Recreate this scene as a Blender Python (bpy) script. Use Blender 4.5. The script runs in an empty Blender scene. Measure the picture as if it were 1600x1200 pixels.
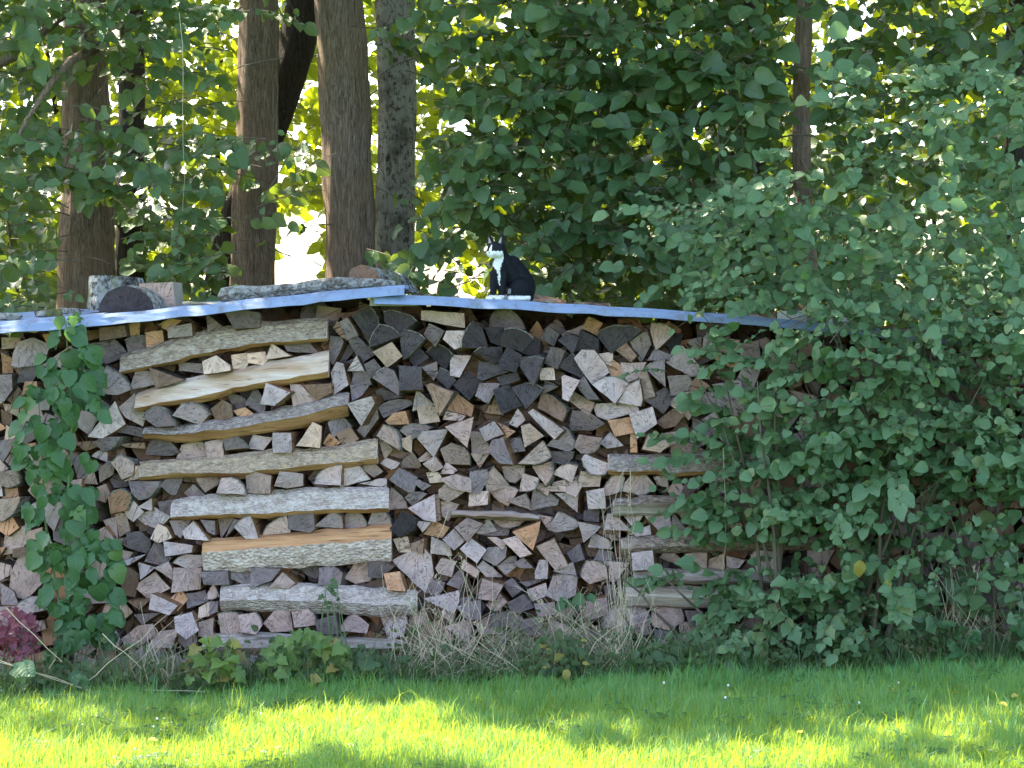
import bpy, bmesh, math, random
import numpy as np
from mathutils import Vector, Matrix, Quaternion
from mathutils import noise as mn
R = math.radians
random.seed(7); rng = np.random.default_rng(7)
S = bpy.context.scene
C = S.collection

# ------------------------------------------------------------ camera, sky, sun
CZ = 1.85
cam_d = bpy.data.cameras.new('camera'); cam = bpy.data.objects.new('camera', cam_d); C.objects.link(cam)
cam.location = (0, -12, CZ); cam.rotation_euler = (R(90), 0, 0)
cam_d.lens = 81; cam_d.sensor_width = 36; cam_d.shift_y = -0.075
cam_d.clip_start = .1; cam_d.clip_end = 1500
S.camera = cam
SUN_EL, SUN_AZ = 50, -48          # azimuth measured from +Y towards +X
W = bpy.data.worlds.new('World'); S.world = W; W.use_nodes = True
wn = W.node_tree; wn.nodes.clear()
sky = wn.nodes.new('ShaderNodeTexSky'); sky.sky_type = 'NISHITA'; sky.sun_disc = False
sky.sun_elevation = R(SUN_EL); sky.sun_rotation = R(SUN_AZ)
sky.air_density = 1.0; sky.dust_density = 2.0; sky.ozone_density = 1.0
bg = wn.nodes.new('ShaderNodeBackground'); bg.inputs['Strength'].default_value = 0.15
wo = wn.nodes.new('ShaderNodeOutputWorld')
wn.links.new(sky.outputs[0], bg.inputs[0]); wn.links.new(bg.outputs[0], wo.inputs[0])
sd = bpy.data.lights.new('sun', 'SUN'); sun = bpy.data.objects.new('sun', sd); C.objects.link(sun)
sd.energy = 5.0; sd.angle = R(.5); sd.color = (1, .9, .72)
sv = Vector((math.sin(R(SUN_AZ))*math.cos(R(SUN_EL)), math.cos(R(SUN_AZ))*math.cos(R(SUN_EL)), math.sin(R(SUN_EL))))
sun.rotation_euler = (-sv).to_track_quat('-Z', 'Y').to_euler(); sun.location = sv*30
S.view_settings.view_transform = 'Standard'; S.view_settings.look = 'None'
S.view_settings.exposure = 2.5; S.view_settings.gamma = 1; S.view_settings.use_curve_mapping = False
S.cycles.max_bounces = 8; S.cycles.transmission_bounces = 5; S.cycles.diffuse_bounces = 5

# ------------------------------------------------------------ helpers
def P(px, py, y=0.0):
    """point of the photograph -> point in the place, at depth y"""
    s = (12+y)/3600
    return Vector(((px-800)*s, y, CZ+(480-py)*s))
def PXY(v):
    s = (12+v[1])/3600
    return 800+v[0]/s, 480-(v[2]-CZ)/s
def tag(o, label=None, cat=None, group=None, kind=None):
    if label: o['label'] = label
    if cat: o['category'] = cat
    if group: o['group'] = group
    if kind: o['kind'] = kind
    return o
def empty(name, loc=(0, 0, 0)):
    o = bpy.data.objects.new(name, None); C.objects.link(o); o.location = loc; o.empty_display_size = .1
    return o
def link(name, me, parent=None, loc=None):
    o = bpy.data.objects.new(name, me); C.objects.link(o)
    if loc is not None: o.location = loc
    if parent is not None:
        o.parent = parent
        if loc is None: o.location = -parent.location
        else: o.location = Vector(loc)-parent.location
    return o
class MB:
    """collects shapes (world coordinates) and links them as one mesh"""
    def __init__(s): s.v = []; s.f = []; s.m = []
    def add(s, vs, fs, mi=0):
        b = len(s.v); s.v += [tuple(v) for v in vs]
        for k, f in enumerate(fs):
            s.f.append(tuple(i+b for i in f)); s.m.append(mi[k] if isinstance(mi, (list, tuple)) else mi)
    def tube(s, pts, rad, n=6, mi=0, rough=0, seed=0, caps=True, capm=None):
        pts = [Vector(p) for p in pts]; b = []; fs = []; vs = []; ms = []
        up = Vector((0, 1, 0)) if abs((pts[-1]-pts[0]).normalized().y) < .9 else Vector((1, 0, 0))
        for i, p in enumerate(pts):
            d = (pts[min(i+1, len(pts)-1)]-pts[max(i-1, 0)]).normalized()
            a = d.cross(up).normalized(); c = a.cross(d)
            r = rad[i] if hasattr(rad, '__len__') else rad
            for k in range(n):
                t = 2*math.pi*k/n
                q = a*math.cos(t)+c*math.sin(t)
                rr = r*(1+rough*mn.noise(Vector((q.x*2+seed, q.y*2, q.z*2))+p*3)) if rough else r
                vs.append(p+q*rr)
        for i in range(len(pts)-1):
            for k in range(n):
                k2 = (k+1) % n
                fs.append((i*n+k, i*n+k2, (i+1)*n+k2, (i+1)*n+k)); ms.append(mi)
        if caps:
            fs.append(tuple(range(n))[::-1]); fs.append(tuple((len(pts)-1)*n+k for k in range(n)))
            ms += [mi if capm is None else capm]*2
        s.add(vs, fs, ms)
    def build(s, name, mats, parent=None, smooth=False, origin=None, rnd=None):
        me = bpy.data.meshes.new(name)
        o0 = Vector(origin) if origin is not None else Vector((0, 0, 0))
        me.from_pydata([tuple(Vector(v)-o0) for v in s.v], [], s.f)
        if not isinstance(mats, (list, tuple)): mats = [mats]
        for m in mats: me.materials.append(m)
        me.polygons.foreach_set('material_index', s.m)
        if smooth: me.polygons.foreach_set('use_smooth', [True]*len(s.f))
        me.update()
        return link(name, me, parent, o0 if origin is not None else None)

# ------------------------------------------------------------ materials
class NT:
    def __init__(s, name):
        s.mat = bpy.data.materials.new(name); s.mat.use_nodes = True
        s.t = s.mat.node_tree; s.t.nodes.clear()
        s.out = s.t.nodes.new('ShaderNodeOutputMaterial')
    def n(s, typ, ins=None, **props):
        nd = s.t.nodes.new('ShaderNode'+typ)
        for k, v in props.items(): setattr(nd, k, v)
        for k, v in (ins or {}).items():
            if isinstance(v, bpy.types.NodeSocket): s.t.links.new(v, nd.inputs[k])
            else: nd.inputs[k].default_value = v
        return nd
    def math(s, op, a, b=0.0, c=0.0, clamp=False):
        nd = s.n('Math', {0: a, 1: b, 2: c}, operation=op); nd.use_clamp = clamp
        return nd.outputs[0]
    def noise(s, vec, scale, detail=3, rough=.55, dist=0):
        return s.n('TexNoise', {'Vector': vec, 'Scale': scale, 'Detail': detail, 'Roughness': rough, 'Distortion': dist}).outputs['Fac']
    def mix(s, f, a, b, blend='MIX'):
        nd = s.n('Mix', data_type='RGBA', blend_type=blend)
        for k, v in ((0, f), (6, a), (7, b)):
            if isinstance(v, bpy.types.NodeSocket): s.t.links.new(v, nd.inputs[k])
            else: nd.inputs[k].default_value = v if k == 0 or len(v) == 4 else (*v, 1)
        return nd.outputs[2]
    def ramp(s, f, lo, hi):
        nd = s.n('MapRange', {0: f, 1: lo, 2: hi, 3: 0.0, 4: 1.0}); return nd.outputs[0]
    def scalev(s, vec, sc):
        nd = s.n('Mapping', {'Vector': vec, 'Scale': sc}); return nd.outputs[0]
    def objc(s): return s.n('TexCoord').outputs['Object']
    def pos(s): return s.n('NewGeometry').outputs['Position']
    def rnd(s):
        a = s.n('Attribute', attribute_name='rnd').outputs['Fac']
        b = s.n('ObjectInfo').outputs['Random']
        return s.math('FRACT', s.math('ADD', a, b))
    def bump(s, h, strength=.5, dist=.01):
        return s.n('Bump', {'Height': h, 'Strength': strength, 'Distance': dist}).outputs[0]
    def finish(s, color, rough=.8, normal=None, spec=.3, metallic=0.0, transl=None, tcol=None, hide=None):
        p = s.n('BsdfPrincipled', {'Roughness': rough, 'Specular IOR Level': spec, 'Metallic': metallic})
        if isinstance(color, bpy.types.NodeSocket): s.t.links.new(color, p.inputs['Base Color'])
        else: p.inputs['Base Color'].default_value = (*color, 1)
        if normal is not None: s.t.links.new(normal, p.inputs['Normal'])
        o = p.outputs[0]
        if transl:
            tr = s.n('BsdfTranslucent')
            if isinstance(tcol, bpy.types.NodeSocket): s.t.links.new(tcol, tr.inputs[0])
            else: tr.inputs[0].default_value = (*tcol, 1)
            m = s.n('MixShader', {0: transl}); s.t.links.new(o, m.inputs[1]); s.t.links.new(tr.outputs[0], m.inputs[2]); o = m.outputs[0]
        s.t.links.new(o, s.out.inputs[0]); return s.mat

def mat_end(name, col, sat=1.0):
    """sawn end grain: growth rings round the pith (object origin), radial checks, saw marks"""
    t = NT(name); oc = t.objc(); rnd = t.rnd()
    sx = t.n('SeparateXYZ', {0: oc}); x, z = sx.outputs[0], sx.outputs[2]
    r = t.math('SQRT', t.math('ADD', t.math('MULTIPLY', x, x), t.math('MULTIPLY', z, z)))
    off = t.n('CombineXYZ', {0: t.math('MULTIPLY', rnd, 37.0), 1: t.math('MULTIPLY', rnd, 91.0), 2: 0.0}).outputs[0]
    v2 = t.n('VectorMath', {0: oc, 1: off}, operation='ADD').outputs[0]
    wob = t.noise(v2, 14, 2)
    rings = t.math('SINE', t.math('ADD', t.math('MULTIPLY', r, 720.0), t.math('MULTIPLY', wob, 16.0)))
    ang = t.math('ARCTAN2', z, x)
    av = t.n('CombineXYZ', {0: t.math('MULTIPLY', ang, 3.4), 1: t.math('MULTIPLY', r, 9.0), 2: t.math('MULTIPLY', rnd, 60.0)}).outputs[0]
    cr = t.noise(av, 1.3, 3, .6)
    crack = t.math('SUBTRACT', 1.0, t.ramp(t.math('ABSOLUTE', t.math('SUBTRACT', cr, .5)), .0, .013))
    rayn = t.noise(t.scalev(av, (9, .5, 1)), 3.0, 2)
    # saw marks in one direction, turned by the random number
    rot = t.n('VectorRotate', {'Vector': v2, 'Angle': t.math('MULTIPLY', rnd, 40.0)}, rotation_type='Y_AXIS').outputs[0]
    saw = t.noise(t.scalev(rot, (14, 14, 160)), 2.0, 2)
    blotch = t.noise(v2, 18, 4, .65)
    c0 = (*col, 1)
    lo = tuple(c*.72 for c in col); hi = tuple(min(1, c*1.22+.01) for c in col)
    c = t.mix(t.ramp(blotch, .3, .7), lo, hi)
    warm = (col[0]*1.15, col[1]*.9, col[2]*.72)
    c = t.mix(t.math('MULTIPLY', t.ramp(t.noise(v2, 7, 2), .45, .7), .55), c, warm)
    c = t.mix(t.math('MULTIPLY', t.ramp(rings, .0, 1.0), .34), c, tuple(k*.5 for k in col))
    c = t.mix(t.math('MULTIPLY', t.ramp(rayn, .5, .75), .25), c, tuple(min(1, k*1.5) for k in col))
    c = t.mix(t.math('MULTIPLY', t.ramp(saw, .5, .75), .35), c, tuple(k*.6 for k in col))
    c = t.mix(t.math('MULTIPLY', crack, .7), c, (.012, .01, .009))
    f = t.math('ADD', t.math('MULTIPLY', rnd, .7), .68)
    c = t.mix(1.0, c, t.n('CombineXYZ', {0: f, 1: f, 2: f}).outputs[0], 'MULTIPLY')
    h = t.math('ADD', t.math('MULTIPLY', saw, .7), t.math('ADD', t.math('MULTIPLY', crack, -1.4), t.math('MULTIPLY', blotch, .8)))
    return t.finish(c, .85, t.bump(h, .7, .006), .2)
def mat_split(name, a, b, c3, axis='Y', sc=1.0):
    """split wood: long fibres, torn streaks, brown stain"""
    t = NT(name); oc = t.objc(); rnd = t.rnd()
    off = t.n('CombineXYZ', {0: t.math('MULTIPLY', rnd, 31.0), 1: t.math('MULTIPLY', rnd, 17.0), 2: t.math('MULTIPLY', rnd, 7.0)}).outputs[0]
    v = t.n('VectorMath', {0: oc, 1: off}, operation='ADD').outputs[0]
    st = (60*sc, 3, 60*sc) if axis == 'Y' else (3, 60*sc, 60*sc)
    st2 = (16, 2, 16) if axis == 'Y' else (2, 14, 16)
    fi = t.noise(t.scalev(v, st), 1.6, 4, .65, .4); big = t.noise(t.scalev(v, st2), 1.0, 3)
    c = t.mix(t.ramp(fi, .3, .7), a, b)
    c = t.mix(t.math('MULTIPLY', t.ramp(big, .42, .66), .85), c, c3)
    c = t.mix(t.math('MULTIPLY', t.ramp(t.noise(t.scalev(v, st), .8, 2), .6, .68), .75), c, tuple(k*.22 for k in c3))
    f = t.math('ADD', t.math('MULTIPLY', rnd, .5), .75)
    c = t.mix(1.0, c, t.n('CombineXYZ', {0: f, 1: f, 2: f}).outputs[0], 'MULTIPLY')
    return t.finish(c, .8, t.bump(t.math('ADD', fi, t.math('MULTIPLY', big, .8)), .8, .012), .2)
def mat_bark(name, a, b, lichen, lfac=.5, axis=(6, 6, 6), scale=1.0, green=0.0):
    t = NT(name); oc = t.objc(); rnd = t.rnd()
    off = t.n('CombineXYZ', {0: t.math('MULTIPLY', rnd, 31.0), 1: t.math('MULTIPLY', rnd, 17.0), 2: 0.0}).outputs[0]
    v = t.n('VectorMath', {0: oc, 1: off}, operation='ADD').outputs[0]
    f1 = t.noise(t.scalev(v, axis), 5*scale, 5, .7, .6)
    c = t.mix(t.ramp(f1, .38, .6), tuple(k*.88 for k in a), b)
    ck = t.noise(t.scalev(v, (axis[0]*.35, axis[1]*2.2, axis[2]*2.2)), 2.2, 3)
    c = t.mix(t.math('MULTIPLY', t.math('SUBTRACT', 1.0, t.ramp(t.math('ABSOLUTE', t.math('SUBTRACT', ck, .5)), 0.0, .02)), .5), c, tuple(k*.2 for k in a))
    vo = t.n('TexVoronoi', {'Vector': t.scalev(v, tuple(k/6 for k in axis)), 'Scale': 60*scale, 'Randomness': 1.0})
    c = t.mix(t.math('MULTIPLY', t.ramp(vo.outputs['Distance'], .5, .8), .35), c, tuple(k*.35 for k in a))
    l1 = t.ramp(t.noise(v, 22, 5, .7), 1-lfac-.06, 1-lfac+.05)
    c = t.mix(t.math('MULTIPLY', l1, .6), c, lichen)
    if green: c = t.mix(t.math('MULTIPLY', t.ramp(t.noise(v, 6, 4, .6), .62-green, .74-green), .8), c, (.12, .13, .025))
    h = t.math('ADD', f1, t.math('MULTIPLY', t.ramp(vo.outputs['Distance'], .2, .8), -.6))
    return t.finish(c, .9, t.bump(h, .9, .012), .15)
def mat_trunk(name, a, b, lichen, lf):
    t = NT(name); v = t.pos()
    ridge = t.noise(t.scalev(v, (60, 60, 6.5)), 1.3, 6, .75, 1.3)
    big = t.noise(v, 2.2, 4)
    c = t.mix(t.ramp(ridge, .36, .62), a, b)
    c = t.mix(t.math('MULTIPLY', t.ramp(big, .35, .7), .5), c, (b[0]*.75, b[1]*.6, b[2]*.4))
    sp = t.ramp(t.noise(t.scalev(v, (1, 1, .6)), 34, 5, .8), .76-lf, .82-lf)
    patch = t.ramp(t.noise(v, 4.5, 3, .6), .5-lf*.6, .62-lf*.3)
    c = t.mix(t.math('MULTIPLY', t.math('MULTIPLY', sp, patch), .85), c, lichen)
    return t.finish(c, .9, t.bump(ridge, 1.0, .03), .15)
def mat_leaf(name, a, b, c3, tr, transl=.38, vein=True, rough=.36):
    t = NT(name)
    lc = t.n('Attribute', attribute_name='lc'); s = t.n('SeparateXYZ', {0: lc.outputs['Vector']})
    u, vv, r0 = s.outputs
    rnd = t.math('FRACT', t.math('ADD', r0, t.n('ObjectInfo').outputs['Random']))
    c = t.mix(t.math('ADD', t.math('MULTIPLY', rnd, .55), t.math('MULTIPLY', t.ramp(t.noise(t.pos(), 2.6, 2), .35, .68), .5)), tuple(k*.85 for k in a), tuple(k*1.1 for k in b))
    c = t.mix(t.ramp(rnd, .9, .99), c, c3)
    au = t.math('ABSOLUTE', u)
    mid = t.math('SUBTRACT', 1.0, t.ramp(au, .0, .06))
    side = t.math('SINE', t.math('MULTIPLY', t.math('SUBTRACT', vv, t.math('MULTIPLY', au, .22)), 44.0))
    veins = t.math('MAXIMUM', mid, t.math('MULTIPLY', t.ramp(side, .8, 1.0), .5))
    c = t.mix(t.math('MULTIPLY', veins, .55), c, tuple(min(1, k*1.7+.02) for k in b))
    bl = t.noise(t.objc(), 30, 2)
    c = t.mix(t.math('MULTIPLY', t.ramp(bl, .5, .8), .3), c, tuple(k*.6 for k in a))
    tc = t.mix(rnd, tr, tuple(k*.75 for k in tr))
    return t.finish(c, rough, t.bump(t.math('MULTIPLY', veins, -1.0), .5, .004), .45, 0, transl, tc)

TONES = {'d': (.072, .056, .062), 'g': (.225, .168, .17), 'l': (.47, .35, .345), 'p': (.46, .31, .275),
         'o': (.5, .26, .15), 'b': (.26, .155, .11), 'w': (.6, .41, .33)}
M_END = {k: mat_end('end_grain_'+n, TONES[k]) for k, n in
         dict(d='dark', g='grey', l='light', p='pinkish', o='orange', b='brown', w='pale').items()}
M_SPL = mat_split('split_side_brown', (.17, .09, .045), (.3, .165, .085), (.09, .045, .026))
M_SPG = mat_split('split_side_grey', (.085, .065, .052), (.15, .115, .09), (.06, .038, .028))
M_BRK = mat_bark('log_bark_thin', (.12, .09, .07), (.3, .26, .22), (.32, .31, .29), .42)
X_ORANGE = mat_split('split_face_orange', (.42, .2, .09), (.58, .32, .16), (.24, .1, .045), 'X')
X_PALE = mat_split('split_face_pale', (.5, .38, .31), (.72, .58, .5), (.42, .25, .15), 'X')
X_STRIPE = mat_split('split_face_striped', (.42, .31, .24), (.66, .58, .52), (.26, .17, .13), 'X', .6)
X_BARKL = mat_bark('bark_lichen_grey', (.34, .24, .18), (.54, .41, .32), (.6, .49, .42), .42, (5, 9, 9))
X_BARKY = mat_bark('bark_lichen_yellow', (.38, .26, .18), (.55, .41, .3), (.6, .42, .2), .38, (5, 9, 9))
X_BARKW = mat_bark('bark_pale_rough', (.46, .34, .29), (.68, .55, .49), (.72, .62, .57), .42, (6, 11, 11))
X_BARKP = mat_bark('bark_pale_smooth', (.56, .4, .35), (.78, .6, .54), (.8, .68, .62), .42, (7, 9, 9), .7)
X_BARKG = mat_bark('bark_grey', (.3, .225, .19), (.46, .37, .32), (.62, .53, .48), .34, (5, 9, 9))
X_BARKB = mat_bark('bark_brown', (.2, .14, .11), (.4, .3, .24), (.5, .42, .36), .4, (4, 8, 8))
M_MOSSY = mat_bark('bark_mossy', (.035, .032, .028), (.13, .12, .11), (.42, .42, .4), .5, (8, 8, 3), 1, .12)
M_LICH = mat_bark('bark_white_lichen', (.09, .07, .055), (.22, .2, .17), (.42, .42, .38), .5, (5, 6, 6))
M_T_BRN = mat_trunk('trunk_bark_brown', (.055, .04, .032), (.42, .32, .25), (.55, .49, .42), .07)
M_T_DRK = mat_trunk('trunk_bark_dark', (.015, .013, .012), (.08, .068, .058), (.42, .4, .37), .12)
M_T_LCH = mat_trunk('trunk_bark_lichen', (.04, .033, .028), (.2, .17, .135), (.55, .51, .46), .34)
M_T_RED = mat_trunk('trunk_bark_red', (.24, .16, .13), (.6, .44, .36), (.6, .52, .46), .05)
L_TREE = mat_leaf('leaf_tree', (.036, .086, .034), (.085, .15, .055), (.1, .14, .03), (.3, .42, .03), .27)
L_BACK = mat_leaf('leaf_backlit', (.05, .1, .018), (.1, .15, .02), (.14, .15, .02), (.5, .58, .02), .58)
L_BUSH = mat_leaf('leaf_bush', (.066, .15, .06), (.145, .24, .105), (.2, .25, .09), (.22, .38, .08), .33)
L_VINE = mat_leaf('leaf_vine', (.03, .095, .032), (.06, .145, .045), (.11, .19, .05), (.18, .36, .05), .3)
L_LIME = mat_leaf('leaf_lime', (.09, .18, .04), (.16, .24, .05), (.34, .24, .07), (.3, .4, .05), .35)
L_RED = mat_leaf('leaf_red', (.1, .018, .035), (.2, .045, .07), (.3, .1, .08), (.3, .05, .06), .25)
L_OLIVE = mat_leaf('leaf_undergrowth', (.03, .07, .022), (.07, .12, .035), (.15, .13, .05), (.2, .3, .05), .3)
L_YELL = mat_leaf('leaf_yellow', (.34, .24, .05), (.36, .34, .06), (.3, .18, .06), (.5, .45, .05), .35)
def simple(name, col, rough=.8, var=.25, scale=30, metallic=0, spec=.3):
    t = NT(name); n = t.noise(t.pos(), scale, 3)
    c = t.mix(n, tuple(k*(1-var) for k in col), tuple(min(1, k*(1+var)) for k in col))
    return t.finish(c, rough, t.bump(n, .3, .004), spec, metallic)
M_TWIG = simple('twig_bark', (.1, .08, .055)); M_STEM = simple('green_stem', (.12, .17, .07))
M_DRY = simple('dry_straw', (.52, .43, .29), .7); M_DRYD = simple('dry_straw_dull', (.24, .18, .12), .8)
def mat_roof():
    t = NT('galvanised_sheet'); v = t.pos()
    n1 = t.noise(t.scalev(v, (2, 6, 6)), 3, 4); n2 = t.noise(v, 90, 2)
    c = t.mix(n1, (.15, .21, .33), (.25, .32, .44))
    c = t.mix(t.math('MULTIPLY', t.ramp(t.noise(t.scalev(v, (1, 1, .25)), 16, 5, .75), .5, .64), .6), c, (.14, .12, .09))
    return t.finish(c, t.math('ADD', t.math('MULTIPLY', n2, .2), .42), t.bump(n1, .2, .01), .5, .25)
M_ROOF = mat_roof()
M_BEAM = simple('weathered_timber', (.3, .26, .2), .85)
M_STONE = simple('pale_stone', (.5, .48, .45), .9, .4, 60)

# ------------------------------------------------------------ ground
def gz(x, y):
    xs = max(-6, min(6, x))
    return -.03+.033*xs*(1 if y < 3 else .6) + .012*mn.noise(Vector((x*.9, y*.9, 0)))*min(1, max(0, 8-abs(x)))
def axis(a, b, step, far):
    c = list(np.arange(a, b+.001, step)); k = step; lo, hi = [], []
    q = b
    while q < far: k *= 1.6; q += k; hi.append(q)
    q = a; k = step
    while q > -far: k *= 1.6; q -= k; lo.append(q)
    return lo[::-1]+c+hi
gx, gy = axis(-5, 5, .25, 400), axis(-6, 4, .25, 400)
g = MB()
vs = [(x, y, gz(x, y)) for y in gy for x in gx]; nx = len(gx)
g.add(vs, [(j*nx+i, j*nx+i+1, (j+1)*nx+i+1, (j+1)*nx+i) for j in range(len(gy)-1) for i in range(nx-1)])
t = NT('soil_and_turf'); p = t.pos(); sp = t.n('SeparateXYZ', {0: p})
turf = t.mix(t.noise(p, 14, 4), (.03, .075, .012), (.07, .13, .03))
soil = t.mix(t.noise(p, 22, 5), (.03, .022, .014), (.09, .07, .045))
edge = t.math('ADD', sp.outputs[1], t.math('MULTIPLY', t.math('SUBTRACT', t.noise(p, 3, 2), .5), .5))
f = t.math('MULTIPLY', t.ramp(edge, -.7, -.45), t.math('SUBTRACT', 1.0, t.ramp(edge, 13, 14)))
c = t.mix(f, turf, soil)
meadow = t.mix(t.noise(p, 1, 3), (.2, .26, .07), (.3, .32, .12))
c = t.mix(t.ramp(edge, 14, 15), c, meadow)
t.finish(c, .95, t.bump(t.noise(p, 40, 3), .6, .02), .1)
gr = g.build('ground', t.mat, smooth=True); tag(gr, kind='structure')

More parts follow.
